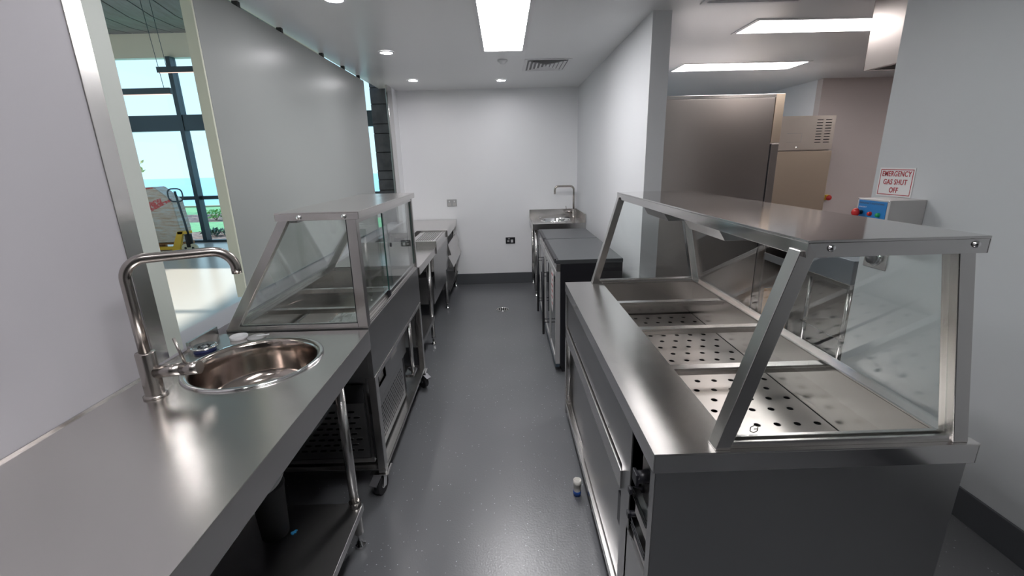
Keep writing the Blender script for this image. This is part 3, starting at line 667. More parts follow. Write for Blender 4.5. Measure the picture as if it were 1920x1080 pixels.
for yc in (1.52, 2.02):
    lm = B().prism([(.66, yc-.13, GZ-.014), (.66, yc+.13, GZ-.014), (.685, yc+.13, GZ-.055), (.685, yc-.13, GZ-.055)], (.001, 0, 0))
    lm = B().prism([(.662, yc-.14, GZ-.012), (.84, yc-.14, GZ-.012), (.815, yc-.14, GZ-.052), (.687, yc-.14, GZ-.052)], (0, .28, 0)).build('heat_lamp', ST_DK, t, .001)
    bx(.70, .80, yc-.10, yc+.10, GZ-.056, GZ-.0515).build('lamp_cover', BLACK, lm)
# printed emblem and small print on the near end glass
b = B(); cx_, cz_, r_ = .6055, .9465, .0105; yy = y0+.025
for k in range(6):
    a, c = PI/2+PI/3*k, PI/2+PI/3*(k+1)
    if k == 5: continue
    b.bar((cx_+r_*math.cos(a), yy, cz_+r_*math.sin(a)), (cx_+r_*math.cos(c), yy, cz_+r_*math.sin(c)), .0022, .0008, up=(0, 1, 0))
b.bar((cx_, yy, cz_), (cx_+r_*.87, yy, cz_), .0022, .0008, up=(0, 1, 0)); b.bar((cx_+r_*.87, yy, cz_), (cx_+r_*.87, yy, cz_-r_*.5), .0022, .0008, up=(0, 1, 0))
for k in range(7): b.box(cx_-.011+k*.0033, cx_-.0088+k*.0033, yy-.0004, yy+.0004, cz_-.0185, cz_-.0165)
b.build('printed_emblem', INK, t)
# carcass
b = B(); b.box(x0+.012, x1-.012, y0+.010, y0+.014, .10, .845); b.build('end_panel', ST_DK, t)
b = B(); b.box(x0+.012, x1-.012, y1-.014, y1-.010, .10, .845); b.build('end_panel', ST_DK, t)
b = B(); b.box(x1-.016, x1-.012, y0+.014, y1-.014, .10, .845); b.build('customer_panel', ST_DK, t)
b = B(); b.box(x0+.01, x1-.012, y0+.012, y1-.012, .085, .105); b.build('base_plate', ST_Y, t, .001)
# operator face: switch bay, fixed upper panel, rail, sliding doors, end post
b = B(); b.box(x0+.010, x0+.040, y0+.014, 1.175, .105, .47); b.box(x0+.010, x0+.040, y0+.014, y0+.045, .47, .845); b.box(x0+.010, x0+.014, 1.16, 1.25, .105, .845); b.build('switch_bay_frame', ST_DK, t)
bx(x0+.050, x0+.054, y0+.040, 1.17, .40, .845).build('switch_plate', ST_DK, t)
for z_, yk, rk in ((.708, 1.105, .019), (.625, 1.150, .010), (.535, 1.152, .010)):
    B().cyl((x0+.012, yk, z_), (x0+.052, yk, z_), rk, seg=20).box(x0+.004, x0+.014, yk-rk, yk+rk, z_-rk, z_+rk, bev=.002).build('control_knob', BLACK, t)
for (ya_, za_) in ((1.02, .650), (1.02, .540)):
    lv = B()
    for k in range(3): lv.box(x0+.008, x0+.030, ya_-.025, ya_+.105, za_-.012*k, za_-.012*k+.003, rot=(0, .35, 0))
    lv.build('vent_louvre', CHROME, t)
    bx(x0+.020, x0+.024, ya_-.025, ya_+.105, za_-.085, za_-.028).build('vent_plate', GREYBOX, t)
b = B(); b.box(x0+.010, x0+.014, 1.25, y1-.04, .64, .845); b.build('upper_panel', ST_DK, t)
b = B()
for k in range(46): b.box(x0+.0085, x0+.0105, 1.27+.028*k, 1.285+.028*k, .838, .842)
b.build('weld_line', BLACK, t)
for y_ in (1.45, 2.25): B().lathe([(.007, 0), (.006, -.003), (0, -.004)], (x0+.010, y_, .655), 14, 'x').build('screw', CHROME, t)
b = B(); b.box(x0+.002, x0+.022, 1.24, y1-.02, .555, .625); b.build('door_rail', ST_Y, t, .001)
bx(x0+.024, x0+.030, 1.24, 2.03, .12, .56).build('cabinet_door', ST_DK, t, .001)
bx(x0+.036, x0+.042, 1.95, y1-.04, .12, .56).build('cabinet_door', ST_DK, t, .001)
bx(x0+.0145, x0+.023, 1.26, 1.30, .38, .50, bev=.001).build('door_pull', BLACK, t)
b = B(); b.box(x0+.004, x0+.010, 1.20, y1-.02, .085, .118); b.box(x0+.030, x0+.034, 1.20, y1-.02, .105, .13); b.build('bottom_track', ST_Y, t, .0008)
b = B(); b.box(x0+.002, x0+.040, y1-.045, y1-.006, .04, .845); b.build('end_post', ST_Z, t, .001)
b = B().cyl((x0+.02, y1-.075, .14), (x0+.02, y1-.075, .56), .010).box(x0+.008, x0+.03, y1-.12, y1-.045, .150, .156).box(x0+.008, x0+.03, y1-.12, y1-.045, .172, .178); b.build('door_guide', ST_Z, t)
for (x_, y_) in ((x0+.08, y0+.10), (x1-.08, y0+.10), (x0+.08, y1-.12), (x1-.08, y1-.12)):
    lg = B().cyl((x_, y_, .02), (x_, y_, .088), .022).build('leg', ST_Z, t); b = B().lathe([(0, 0), (.03, 0), (.03, .01), (.02, .022)], (x_, y_, 0), 20); b.build('adjustable_foot', RUBBER, lg)

# white pipe offcut on the floor
t = thing('pipe_offcut', 'short white pipe offcut with a blue end standing on the floor by the servery', 'pipe', (.320, 1.868, 0))
B().lathe([(.0175, .018), (.0175, .062), (.0195, .063), (.0195, .088), (.0165, .088), (.0160, .02)], (.320, 1.868, 0), 28).build('pipe_body', PVC, t)
B().lathe([(.0, .002), (.019, .001), (.0195, .024), (.0175, .026)], (.320, 1.868, 0), 28).build('painted_end', BLUEP, t)
B().lathe([(.0, .070), (.0165, .070)], (.320, 1.868, 0), 28).build('pipe_plug', GREYBOX, t)

# =================================================================== COOLERS
def cooler(name, label, ya_, yb_, doors, hy, zt=.905, lab=False):
    t = thing(name, label, 'cooler', (.60, (ya_+yb_)/2, 0), 'black back bar coolers')
    fx0, fx1 = .365, .860
    bx(fx0+.035, fx1, ya_, yb_, .05, zt-.03, bev=.003).build('body', BLACK, t)
    bx(fx0+.05, fx1-.02, ya_+.01, yb_-.01, .0, .05).build('plinth', BLACK, t)
    bx(fx0, fx1+.002, ya_-.002, yb_+.002, zt-.03, zt, bev=.003).build('top', COOLTOP, t)
    bx(fx0+.004, fx0+.034, ya_, yb_, zt-.085, zt-.031).build('fascia', ST_Y, t, .001)
    bx(fx0-.006, fx0+.020, ya_+.02, yb_-.02, zt-.0295, zt+.004, bev=.001).build('hinge_bracket', BLACK, t)
    n = len(doors)
    for (a, c) in doors:
        d = B(); d.box(fx0, fx0+.034, a, a+.035, .07, zt-.09); d.box(fx0, fx0+.034, c-.035, c, .07, zt-.09); d.box(fx0, fx0+.034, a+.035, c-.035, .07, .12); d.box(fx0, fx0+.034, a+.035, c-.035, zt-.14, zt-.09)
        d = d.build('door', OUTLETG, t, .001)
        bx(fx0+.006, fx0+.016, a+.035, c-.035, .12, zt-.14).build('pane', GLASS_D, d)
    b = B().cyl((fx0-.052, hy, .13), (fx0-.052, hy, .815), .0105, seg=14)
    b.build('handle', BLACK, t)
    b = B()
    for z_ in (.24, .27, .66, .69): b.cyl((fx0-.05, hy, z_), (fx0+.005, hy, z_), .004, seg=8)
    b.build('handle_mount', BLACK, t)
    bx(fx0-.002, fx0+.03, ya_, yb_, .045, .066).build('kick_rail', ALU, t)
    if lab:
        b = B(); b.prism([(fx0-.012, ya_+.04, .80), (fx0-.012, ya_+.20, .80), (fx0-.012, ya_+.23, .62), (fx0-.012, ya_+.21, .50), (fx0-.012, ya_+.14, .45), (fx0-.012, ya_+.08, .50), (fx0-.012, ya_+.05, .62)], (-.0012, 0, 0)); lb = b.build('energy_label', WHITE, t)
        b = B()
        for z_, w_, in ((.76, .07), (.72, .04), (.67, .08), (.63, .06), (.58, .07), (.53, .05)): b.box(fx0-.0142, fx0-.0133, ya_+.085, ya_+.085+w_*1.3, z_, z_+.012)
        b.build('label_print', RED, lb)
    return t
cooler('bar_cooler', 'black two-door glass back bar cooler with a paper label, nearer of the two', 3.22, 4.15, ((3.225, 3.683), (3.690, 4.145)), 3.72, lab=True)
cooler('bar_cooler', 'narrower black glass-door cooler next to the far sink bench', 4.175, 4.80, ((4.18, 4.795),), 4.36)

# =================================================================== FAR SINK BENCH
t = thing('far_sink_bench', 'small stainless sink bench with splashback in the far right corner', 'bench', (.645, 5.6, 0))
a0, a1, c0, c1 = .325, .953, 5.27, 5.985
b = B(); nv0 = 0
b.holes((a0, c0, .90), (1, 0, 0), (0, 1, 0), 1, 1, a1-a0, c1-c0, .36, .36, depth=.0015, seg=48); b.build('worktop', ST_TOP, t)
b = B(); b.box(a0, a1, c0, c0+.003, .83, .899); b.box(a0, a0+.003, c0, c1, .83, .899); b.build('front_edge', ST_X, t)
b = B(); b.box(a0, a1, c1-.012, c1, .90, 1.0); b.box(a1-.012, a1, c0, c1, .90, 1.0); b.build('splashback', ST_X, t, .001)
B().lathe([(.196, 0), (.197, .004), (.19, .007), (.18, .004), (.175, -.005), (.168, -.12), (.12, -.14), (0, -.145)], ((a0+a1)/2, (c0+c1)/2, .90), 48).build('sink_bowl', CHROME, t)
for x_ in (a0+.04, a1-.05):
    for y_ in (c0+.05, c1-.05):
        lg = B().cyl((x_, y_, .07), (x_, y_, .83), .019).build('leg', ST_Z, t); b = B(); foot(b, x_, y_); b.build('adjustable_foot', CHROME, lg)
B().box(a0+.03, a1-.02, c0+.03, c1-.02, .28, .285).box(a0+.03, a0+.033, c0+.03, c1-.02, .25, .285).build('undershelf', ST_DK, t)
t = thing('mixer_tap', 'slim gooseneck mixer tap on the far corner sink bench', 'tap', (.885, 5.83, .9005))
qx, qy = .888, 5.83
pts = [(qx, qy, .95), (qx, qy, 1.25)]
for k in range(1, 7):
    a = PI/2*k/6; pts.append((qx-.05+.05*math.cos(a), qy, 1.25+.05*math.sin(a)))
pts.append((.69, qy, 1.30))
for k in range(1, 7):
    a = PI/2*k/6; pts.append((.69-.045*math.sin(a), qy, 1.255+.045*math.cos(a)))
pts.append((.645, qy, 1.205))
B().tube(pts, .0125, 14).build('spout', NICKEL, t)
B().lathe([(0, 0), (.028, 0), (.023, .006), (.023, .11), (0, .11)], (qx, qy, .9005), 24).build('body', NICKEL, t)
h = B().cyl((qx, qy, .975), (qx-.10, qy, .975), .018).build('cartridge', NICKEL, t)
B().cyl((qx-.09, qy, .98), (qx-.10, qy, 1.05), .004, seg=8).build('lever', NICKEL, h)
tag(B().lathe([(0, 0), (.035, 0), (.04, .008), (.03, .014), (0, .01)], (.80, 5.80, .9005), 24).build('sink_plug', BLACK), 'dark round sink plug behind the far sink', 'plug')
tag(B().lathe([(0, 0), (.018, 0), (.018, .010), (0, .012)], (.46, 5.86, .9005), 20).build('chrome_button', CHROME), 'tiny chrome button plug at the back of the far sink bench', 'plug')

# =================================================================== WALL FITTINGS
t = thing('power_outlet', 'grey double power outlet on the back wall above bench height', 'outlet', (-.693, 5.992, 1.112))
bx(-.757, -.629, 5.986, 5.9995, 1.068, 1.158, bev=.003).build('plate', OUTLETG, t)
for x_ in (-.725, -.661):
    bx(x_-.018, x_+.018, 5.983, 5.987, 1.078, 1.112, bev=.001).build('socket', GREYBOX, t); bx(x_-.008, x_+.008, 5.981, 5.987, 1.122, 1.142, bev=.001).build('rocker_switch', PLAST, t)
t = thing('power_outlet', 'black power outlet low on the back wall', 'outlet', (.063, 5.992, .595))
bx(0, .128, 5.986, 5.9995, .553, .637, bev=.003).build('plate', BLACK, t)
bx(.07, .10, 5.983, 5.987, .567, .607, bev=.003).build('socket', PLAST, t)
bx(.022, .05, 5.983, 5.987, .577, .597, bev=.001).build('socket', GREYBOX, t); bx(.035, .055, 5.982, 5.987, .612, .625).build('rocker_switch', GREYBOX, t)
t = thing('floor_drain', 'round chrome floor drain in the aisle', 'drain', (-.057, 4.84, .0003))
B().lathe([(.072, 0), (.072, .004), (.060, .005), (.058, .001)], (-.057, 4.84, .0003), 36).build('ring', CHROME, t)
b = B().lathe([(0, .002), (.058, .002)], (-.057, 4.84, .0003), 36)
b.build('grate', DARK, t)
b = B()
for k in range(5): b.box(-.057-.05+.022*k, -.057-.043+.022*k, 4.80, 4.88, .0025, .0045)
b.build('grate_bars', ST_Y, t)
def text(body, size, m, parent, loc, rot, ext=.0006, bold=.0, xs=1.0, al='CENTER', name='lettering', shear=0):
    cu = bpy.data.curves.new(name, 'FONT'); cu.body = body; cu.size = size; cu.extrude = ext; cu.offset = bold; cu.align_x = al; cu.align_y = 'CENTER'; cu.shear = shear; cu.space_character = 1.10
    o_ = bpy.data.objects.new(name, cu); COL.objects.link(o_); cu.materials.append(m); o_.rotation_euler = rot; o_.scale = (xs, 1, 1)
    p_ = Vector((0, 0, 0)); q = parent
    while q is not None: p_ = p_+q.location; q = q.parent
    bpy.context.view_layer.update()
    me = bpy.data.meshes.new_from_object(o_); bpy.data.objects.remove(o_)
    me.transform(Euler(rot).to_matrix().to_4x4() @ Matrix.Diagonal((xs, 1, 1, 1)))
    o_ = bpy.data.objects.new(name, me); COL.objects.link(o_); o_.location = Vector(loc)-p_; o_.parent = parent
    return o_
RX = (PI/2, 0, -PI/2)     # faces -x, reads with the far end on the left
t = thing('safety_sign', 'white sign with red EMERGENCY GAS SHUT OFF lettering on the right wall', 'sign', (XR-.002, 2.337, 1.385))
sy0, sy1, sz0, sz1 = 2.229, 2.444, 1.384, 1.528
bx(XR-.003, XR-.0002, sy0, sy1, sz0, sz1).build('sign_plate', WHITE, t)
b = B(); w_ = .0035
for (a, c, d, e_) in ((sy0+.008, sy1-.008, sz1-.011, sz1-.0075), (sy0+.008, sy1-.008, sz0+.0075, sz0+.011), (sy0+.008, sy0+.0115, sz0+.0075, sz1-.0075), (sy1-.0115, sy1-.008, sz0+.0075, sz1-.0075)): b.box(XR-.0038, XR-.003, a, c, d, e_)
b.build('border', RED, t)
for s_, z_ in (('EMERGENCY', 1.497), ('GAS SHUT', 1.456), ('OFF', 1.415)):
    text(s_, .037, RED, t, (XR-.0036, (sy0+sy1)/2, z_), RX, bold=.0005, xs=.78)
t = thing('gas_control_box', 'grey gas shut-off control box with blue face and red, green buttons below the sign', 'control box', (1.93, 2.237, 1.22))
bx(1.842, XR-.001, 2.135, 2.337, 1.215, 1.382, bev=.003).build('enclosure', GREYBOX, t)
bx(1.840, 1.8425, 2.150, 2.326, 1.228, 1.374).build('face_plate', BLUE, t)
for s_, z_, sz in (('EMERGENCY SHUTDOWN', 1.360, .0125), ('EMERGENCY', 1.340, .008)): text(s_, sz, INK if sz > .01 else WHITE, t, (1.8395, 2.245 if sz > .01 else 2.295, z_), RX, ext=.0002, name='small_print')
h = B().cyl((1.842, 2.300, 1.312), (1.810, 2.300, 1.312), .011).build('stop_stem', BLACK, t)
B().lathe([(0, -.045), (.014, -.044), (.021, -.036), (.022, -.028), (.012, -.024)], (1.842, 2.300, 1.312), 24, 'x').build('stop_button', REDB, h)
B().lathe([(0, -.012), (.008, -.012), (.010, -.008), (.011, 0)], (1.840, 2.241, 1.310), 20, 'x').build('red_button', REDB, t)
B().lathe([(0, -.012), (.008, -.012), (.010, -.008), (.011, 0)], (1.840, 2.190, 1.308), 20, 'x').build('green_button', GRNB, t)
for y_ in (2.142, 2.331): B().lathe([(0, -.003), (.004, -.002), (.004, 0)], (1.842, y_, 1.378), 12, 'x').build('screw', CHROME, t)
bx(1.838, 1.8425, 2.339, 2.350, 1.27, 1.33).build('side_tab', ALU, t)
t = thing('wall_switch', 'steel switch plate with a dark rotary knob on the right wall below gantry height', 'switch', (2.015, 2.36, 1.0))
bx(XR-.006, XR-.0005, 2.284, 2.438, .995, 1.105, bev=.002).build('plate', ST_Y, t)
B().lathe([(.045, 0), (.044, -.006), (.034, -.014), (0, -.014)], (XR-.006, 2.365, 1.055), 28, 'x').build('dial_ring', CHROME, t)
B().lathe([(.032, -.014), (.030, -.030), (0, -.032)], (XR-.006, 2.365, 1.055), 28, 'x').build('dial', BLACK, t)

# =================================================================== CEILING FITTINGS
def troffer(label, ax0, ax1, ay0, ay1, m, name='ceiling_light'):
    t = thing(name, label, 'light', ((ax0+ax1)/2, (ay0+ay1)/2, CZ-.006), 'flat ceiling light panels')
    b = B(); f = .028
    b.box(ax0-f, ax1+f, ay0-f, ay0, CZ-.006, CZ-.0002); b.box(ax0-f, ax1+f, ay1, ay1+f, CZ-.006, CZ-.0002); b.box(ax0-f, ax0, ay0, ay1, CZ-.006, CZ-.0002); b.box(ax1, ax1+f, ay0, ay1, CZ-.006, CZ-.0002)
    b.build('frame', PLAST, t)
    bx(ax0, ax1, ay0, ay1, CZ-.004, CZ-.001).build('diffuser', m, t)
troffer('long bright ceiling light panel over the middle of the aisle', -.128, .178, 2.86, 4.05, PANEL_L)
troffer('added unseen ceiling light panel behind the viewer, lighting the near aisle', -.128, .178, -.2, 1.0, PANEL_L)  # out of view, added to light the near benches
troffer('large wide ceiling light panel in the kitchen, nearer of the two', 1.755, 2.95, 3.37, 3.68, PANEL_K)
troffer('wide ceiling light panel in the kitchen above the tall fridge', 1.795, 3.02, 4.77, 5.12, PANEL_K)
troffer('added unseen fill light panel on the far right side of the kitchen', 4.6, 5.8, 3.5, 3.8, PANEL_K)  # unseen panel added to fill the kitchen with light
troffer('added unseen fill light panel in the kitchen behind the right wall', 3.6, 4.8, .8, 1.1, PANEL_K)  # another added panel, hidden by the wall, for kitchen fill light
def down(label, x_, y_):
    t = thing('downlight', label, 'light', (x_, y_, CZ-.008), 'round recessed downlights')
    B().lathe([(.046, .0055), (.048, .0), (.060, .001), (.064, .0075)], (x_, y_, CZ-.008), 32).build('trim_ring', PLAST, t)
    B().lathe([(0, 0.004), (.047, .004)], (x_, y_, CZ-.008), 32).build('lens', DOWN_L, t)
down('round downlight at the top edge of the picture, nearest of the three along the left', -.902, 2.80)
down('round downlight along the left, middle of the three in line', -.925, 4.03)
down('round downlight near the back wall on the left', -.955, 5.30)
down('round downlight near the back wall in the middle of the ceiling', 0.0, 5.41)
down('round downlight above the near sink bench, out of the picture', -.9, 1.55)
down('round downlight behind the viewer over the near bench', -.9, .30)
t = thing('smoke_detector', 'small white round smoke detector beyond the ceiling light panel', 'smoke detector', (.017, 4.42, CZ-.03))
B().lathe([(.046, .0295), (.045, .02), (.028, .014), (.022, .0), (0, .0)], (.017, 4.42, CZ-.03), 28).build('housing', PLAST, t)
t = thing('ceiling_vent', 'square louvred air vent in the aisle ceiling near the back wall', 'vent', (.43, 4.66, CZ-.012))
vx0, vx1, vy0, vy1 = .245, .615, 4.42, 4.89
b = B(); b.box(vx0-.03, vx1+.03, vy0-.03, vy0, CZ-.006, CZ-.0002); b.box(vx0-.03, vx1+.03, vy1, vy1+.03, CZ-.006, CZ-.0002); b.box(vx0-.03, vx0, vy0, vy1, CZ-.006, CZ-.0002); b.box(vx1, vx1+.03, vy0, vy1, CZ-.006, CZ-.0002); b.build('frame', PLAST, t)
bx(vx0, vx1, vy0, vy1, CZ-.002, CZ-.0004).build('vent_back', mat('vent_shadow', (.35, .35, .36), .8), t)
for k in range(5):
    q = .014+.036*k; w_ = .02
    b = B()
    for (p1, p2, p3, p4) in (((vx0+q, vy0+q), (vx1-q, vy0+q), (vx1-q-w_, vy0+q+w_), (vx0+q+w_, vy0+q+w_)), ((vx0+q, vy1-q), (vx1-q, vy1-q), (vx1-q-w_, vy1-q-w_), (vx0+q+w_, vy1-q-w_)),
                             ((vx0+q, vy0+q), (vx0+q, vy1-q), (vx0+q+w_, vy1-q-w_), (vx0+q+w_, vy0+q+w_)), ((vx1-q, vy0+q), (vx1-q, vy1-q), (vx1-q-w_, vy1-q-w_), (vx1-q-w_, vy0+q+w_))):
        b.poly([(*p1, CZ-.014), (*p2, CZ-.014), (*p3, CZ-.003), (*p4, CZ-.003)])
    b.build('louvre', PLAST, t)
t = thing('ceiling_vent', 'white air vent in the kitchen ceiling at the top edge of the picture', 'vent', (1.5, 2.88, CZ-.01))
b = B(); b.box(1.2, 1.8, 2.98, 3.01, CZ-.008, CZ-.0002); b.box(1.2, 1.8, 2.41, 2.44, CZ-.008, CZ-.0002); b.box(1.2, 1.23, 2.44, 2.98, CZ-.008, CZ-.0002); b.box(1.77, 1.8, 2.44, 2.98, CZ-.008, CZ-.0002); b.build('frame', PLAST, t)
for k in range(9): bx(1.25, 1.75, 2.47+.055*k, 2.50+.055*k, CZ-.012, CZ-.009, rot=(.5, 0, 0)).build('louvre', PLAST, t)

# =================================================================== KITCHEN
t = thing('tall_fridge', 'tall stainless fridge seen from its side beyond the short wall', 'fridge', (1.85, 4.4, 0))
bx(1.37, 2.295, 4.0, 4.85, .10, 2.075).build('cabinet', ST_FRIDGE, t, .002)
bx(1.365, 2.300, 3.997, 4.85, 2.075, 2.105, bev=.003).build('top_fascia', ST_X, t)
bx(2.300, 2.375, 3.998, 4.85, 1.715, 2.105, bev=.002).build('control_fascia', ST_WARM, t)
d = bx(2.308, 2.372, 3.998, 4.85, .12, 1.705, bev=.003).build('door', ST_FRIDGE, t)
bx(2.296, 2.307, 4.01, 4.84, .13, 1.70).build('door_gasket', BLACK, t)
b = B(); b.box(1.40, 2.28, 4.02, 4.83, 0.0, .10); b.build('plinth', BLACK, t)
t = thing('upright_freezer', 'stainless upright freezer with slotted vents behind the tall fridge', 'freezer', (3.1, 5.35, 0))
bx(2.66, 3.545, 5.04, 5.72, .10, 2.0).build('cabinet', ST_FRIDGE, t, .002)
fx_ = B(); fx_.box(2.66, 3.335, 5.0, 5.04, 1.66, 2.005); fx_.box(3.52, 3.545, 5.0, 5.04, 1.66, 2.005)
fx_.holes((3.335, 5.0, 1.72), (1, 0, 0), (0, 0, 1), 2, 9, .0925, .0285, .068, .0085, depth=.01, sq=3.0)
fx_.box(3.335, 3.52, 5.0, 5.04, 1.66, 1.72); fx_.box(3.335, 3.52, 5.0, 5.04, 1.9765, 2.005); fp = fx_.build('vent_fascia', steel('steel_vent_fascia', (0.74, 0.67, 0.60), 0.36, (60, 60, 1)), t)  # fascia steel carries the same warm reflected tint in its colour
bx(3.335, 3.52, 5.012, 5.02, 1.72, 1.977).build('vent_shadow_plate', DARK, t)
B().box(3.04, 3.20, 4.998, 5.0, 1.74, 1.742).box(3.04, 3.20, 4.998, 5.0, 1.83, 1.832).box(3.198, 3.20, 4.998, 5.0, 1.74, 1.832).build('panel_outline', OUTLETG, fp)
B().lathe([(.010, 0), (.010, -.006), (0, -.007)], (3.16, 5.0, 1.685), 14, 'y').build('lock', CHROME, fp)
bx(2.66, 3.545, 4.985, 5.04, .12, 1.645, bev=.004).build('door', ST_WARM, t)
bx(2.70, 3.50, 5.06, 5.70, 0, .10).build('plinth', BLACK, t)
t = thing('emergency_button', 'small red mushroom button on a yellow base on the pink kitchen wall', 'button', (4.125, 5.79, 1.07))
bx(4.095, 4.155, 5.745, 5.7995, 1.045, 1.11, bev=.004).build('box', YEL, t); B().lathe([(0, -.04), (.03, -.036), (.034, -.02), (.015, -.015), (.015, 0)], (4.125, 5.745, 1.076), 20, 'y').build('button', REDB, t)
# extraction hood
t = thing('extraction_hood', 'stainless extraction hood hanging from the kitchen ceiling behind the right wall', 'hood', (3.0, 2.2, 2.1))
b = B(); b.box(2.265, 2.268, 1.0, 3.02, 2.1, CZ-.001); b.box(2.265, 3.6, 3.017, 3.02, 2.1, CZ-.001); b.box(3.597, 3.6, 1.0, 3.02, 2.1, CZ-.001); b.box(2.265, 3.6, 1.0, 1.003, 2.1, CZ-.001); b.build('canopy', ST_FRIDGE, t)
b = B(); b.box(2.268, 2.30, 1.003, 3.017, 2.1, 2.104); b.box(2.30, 3.597, 2.985, 3.017, 2.1, 2.104); b.build('gutter', ST_Y, t)
# undercounter unit with an open bay and cardboard box
t = thing('open_counter', 'stainless under-counter unit with an open bay, right of the tall fridge', 'counter', (2.65, 3.75, 0))
b = B(); b.box(2.35, 3.05, 3.50, 3.98, .845, .875); b.box(2.35, 2.37, 3.95, 3.98, .10, .845); b.box(2.35, 2.37, 3.50, 3.53, .10, .845); b.box(2.37, 3.05, 3.955, 3.98, .10, .845); b.box(2.37, 3.05, 3.50, 3.52, .10, .845); b.box(3.03, 3.05, 3.52, 3.955, .10, .845); b.box(2.35, 3.05, 3.5, 3.98, .10, .13); b.build('carcass', ST_FRIDGE, t, .001)
bx(2.342, 2.349, 3.53, 3.95, .70, .765, bev=.002).build('front_rail', mat('grey_rail', (.42, .45, .47), .35, .6), t)
for y_ in (3.54, 3.93):
    for x_ in (2.39, 3.0): B().cyl((x_, y_, 0), (x_, y_, .10), .018).build('leg', ST_Z, t)
t2 = thing('cardboard_box', 'open cardboard box inside the under-counter bay', 'box', (2.55, 3.78, .131))
b = B(); cb = (2.374, 2.72, 3.60, 3.94, .131, .43)
b.box(cb[0], cb[0]+.004, cb[2], cb[3], cb[4], cb[5]); b.box(cb[1]-.004, cb[1], cb[2], cb[3], cb[4], cb[5]); b.box(cb[0]+.004, cb[1]-.004, cb[2], cb[2]+.004, cb[4], cb[5]); b.box(cb[0]+.004, cb[1]-.004, cb[3]-.004, cb[3], cb[4], cb[5]); b.box(cb[0]+.004, cb[1]-.004, cb[2]+.004, cb[3]-.004, cb[4], cb[4]+.004)
b.build('carton', CARD, t2)
# cooking bench on casters
t = thing('cooking_bench', 'wheeled stainless cooking bench with grey front, partly hidden by the right wall', 'bench', (2.85, 3.2, 0))
kx0, kx1, ky0, ky1 = 2.18, 2.90, 2.80, 3.42
ky0, ky1 = 3.52-.42, 3.52-.04
kx0, kx1 = 2.30, 2.76
b = B(); b.box(2.40, 3.15, 2.98, 3.46, .72, .89); b.build('burner_body', mat('grey_blue_enamel', (.23, .26, .30), .35, .4), t, .004)
b = B(); b.box(2.39, 3.15, 2.965, 3.46, .685, .72); b.build('front_lip', ST_X, t, .002)
b = B()
for k in range(10): b.box(2.46+.03*k, 2.475+.03*k, 2.976, 2.981, .855, .88)
b.build('vent_slots', DARK, t)
bx(2.40, 2.62, 3.0, 3.44, .300, .306).build('undershelf', ST_X, t)
b = B(); b.box(2.40, 3.12, 2.985, 2.99, .270, .306); b.box(2.62, 3.12, 2.99, 3.44, .300, .306); b.build('shelf_front', ST_X, t)
for (x_, y_) in ((2.43, 3.42), (2.44, 3.02), (3.08, 3.02), (3.08, 3.42)):
    B().cyl((x_, y_, .127), (x_, y_, .70), .017).build('leg', ST_Z, t); caster(t, x_, y_, -1, 0, False)

# =================================================================== HALL THINGS
t = thing('wrapped_load', 'plastic-wrapped load with red printed tape on a wooden pallet in the hall', 'pallet load', (-7.3, 9.9, 0))
lx0, lx1, ly0, ly1 = -8.2, -6.80, 9.45, 9.80
WRAP = mat('stretch_wrap', (0.62, 0.55, 0.50), 0.22)
L(WRAP, ramp(WRAP, noise(WRAP, coords(WRAP, (1, 1, 7)), 3.5, 6, .6), [(0.35, (0.72, 0.56, 0.44)), (0.5, (0.84, 0.76, 0.70)), (0.65, (0.90, 0.91, 0.93))]), P_(WRAP).inputs['Base Color'])
bump(WRAP, noise(WRAP, coords(WRAP, (1, 1, 5)), 7, 6, .7), .9, .04)
b = B()
NX, NZ = 22, 16
out = [(lx0, .16), (lx1, .16), (lx1+.02, .45), (lx1-.03, 1.02), (lx1-.16, 1.15), (lx1-.34, 1.31), (lx0+.3, 1.27), (lx0, 1.20)]
b.prism([(x_, ly0, z_) for x_, z_ in out], (0, ly1-ly0, 0)); o = b.build('wrapped_stack', WRAP, t, .02)
TAPE = mat('printed_tape', (0.55, 0.05, 0.07), 0.4)
_v = coords(TAPE, (1, 1, 1)); _n = noise(TAPE, _v, 22, 4, .8)
L(TAPE, ramp(TAPE, _n, [(0.42, (0.62, 0.56, 0.54)), (0.48, (0.62, 0.08, 0.09))]), P_(TAPE).inputs['Base Color'])
B().prism([(-7.5, ly0-.004, .82), (-7.5, ly0-.004, .72), (lx1-.02, ly0-.004, 1.02), (lx1-.02, ly0-.004, 1.07)], (0, .003, 0)).build('printed_tape', TAPE, t)
B().prism([(-7.35, ly0-.006, .98), (-7.35, ly0-.006, .84), (-7.02, ly0-.006, .95), (-7.04, ly0-.006, 1.08)], (0, .003, 0)).build('printed_tape', TAPE, t)
B().prism([(-7.6, ly0-.006, 1.26), (-7.6, ly0-.006, 1.23), (lx1-.34, ly0-.006, 1.28), (lx1-.34, ly0-.006, 1.30)], (0, .003, 0)).build('printed_tape', TAPE, t)
for z_ in (.0, .125):
    for k in range(5): bx(lx0, lx1, ly0+.0+k*.08, ly0+.06+k*.08, z_, z_+.022).build('board', WOOD, t)
for x_ in (lx0+.05, -7.5, lx1-.10):
    for k in (0, 2, 4): bx(x_, x_+.1, ly0+.0+k*.08, ly0+.06+k*.08, .022, .125).build('block', WOOD, t)
t = thing('pallet_truck', 'yellow hand pallet truck with black loop handle beside the wrapped load', 'pallet truck', (-6.6, 9.4, 0))
jx, jy = -6.50, 9.22
B().prism([(jx-.36, jy-.03, .03), (jx-.20, jy-.03, .03), (jx-.05, jy-.03, .42), (jx-.17, jy-.03, .42)], (0, .06, 0)).build('fork_frame', YEL, t, .004)
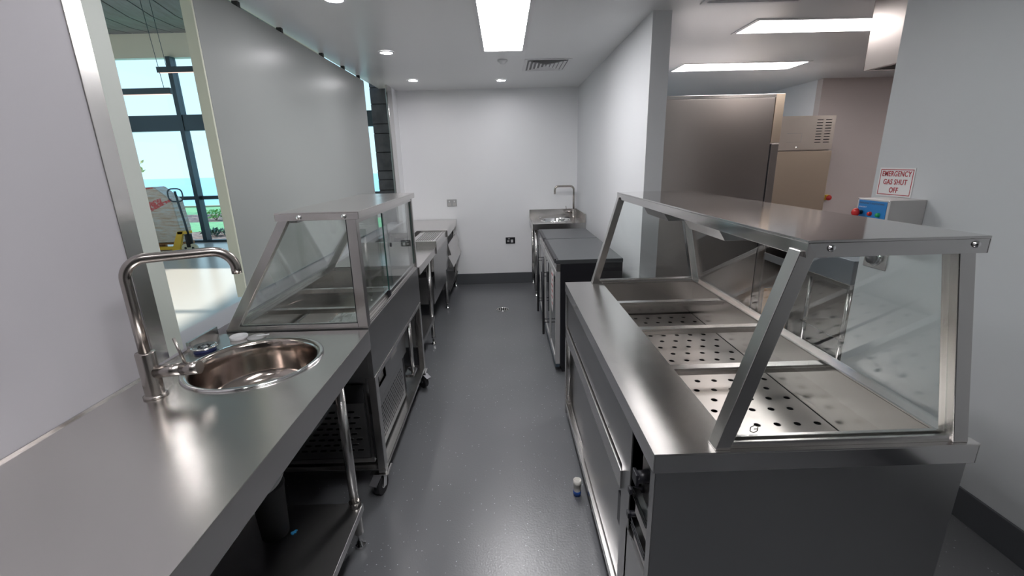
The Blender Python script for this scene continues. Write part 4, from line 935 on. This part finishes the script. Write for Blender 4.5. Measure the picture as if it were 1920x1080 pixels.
b = B(); b.box(jx-.17, jx+.02, jy-.03, jy+.14, .37, .42); b.box(jx-.95, jx-.15, jy+.04, jy+.13, .045, .10); b.build('fork', YEL, t)
B().cyl((jx+.02, jy, .10), (jx+.02, jy, .36), .065, seg=18).build('pump', RUBBER, t)
B().tube([(jx+.03, jy, .30), (jx+.0, jy+.01, .60), (jx-.05, jy+.02, 1.0), (jx-.07, jy+.02, 1.22)], .022, 10).build('handle_pole', ALU, t)
b = B(); hc_ = Vector((jx-.075, jy+.02, 1.15)); pts = []
for k in range(25):
    a = 2*PI*k/24; c_, s_ = math.cos(a), math.sin(a); pts.append(hc_+Vector((math.copysign(abs(c_)**.6, c_)*.145, 0, math.copysign(abs(s_)**.7, s_)*.12*(1 if s_ > 0 else 1.1))))
b.tube(pts, .014, 10, cap=False).build('loop_grip', ALU, t)
for x_ in (jx-.05, jx+.10):
    w_ = B().cyl((x_, jy-.05, .085), (x_, jy+.0, .085), .085, seg=24).build('wheel', CREAMW, t, .006)
    B().cyl((x_, jy-.056, .085), (x_, jy-.05, .085), .025, seg=14).build('hub', RUBBER, w_)
# linear pendants
def pend(label, xa_, xb_, y_, z_, cords):
    t = thing('pendant_light', label, 'light', ((xa_+xb_)/2, y_, z_), 'linear pendant lights in the hall')
    bx(xa_, xb_, y_-.03, y_+.03, z_, z_+.085, bev=.003).build('housing', ALU, t)
    bx(xa_+.02, xb_-.02, y_-.022, y_+.022, z_-.003, z_).build('diffuser', PEND_L, t)
    b = B()
    for (cx1, cx0) in cords:
        zt_ = zc(y_)-.001; B().cyl((cx1, y_, z_+.085), (cx0, y_, zt_), .004, seg=6).build('cord', ALU, t)
    for (cx1, cx0) in cords: B().cyl((cx0, y_, zc(y_)-.03), (cx0, y_, zc(y_)-.001), .04, seg=14).build('ceiling_rose', ALU, t)
pend('linear pendant light in the hall, upper of the two seen through the opening', -5.53, -3.6, 8.0, 3.14, ((-5.38, -5.45), (-3.8, -3.8)))
pend('linear pendant light in the hall, lower of the two, behind the left pillar', -6.9, -4.98, 7.4, 2.73, ((-5.08, -5.20), (-6.7, -6.7)))
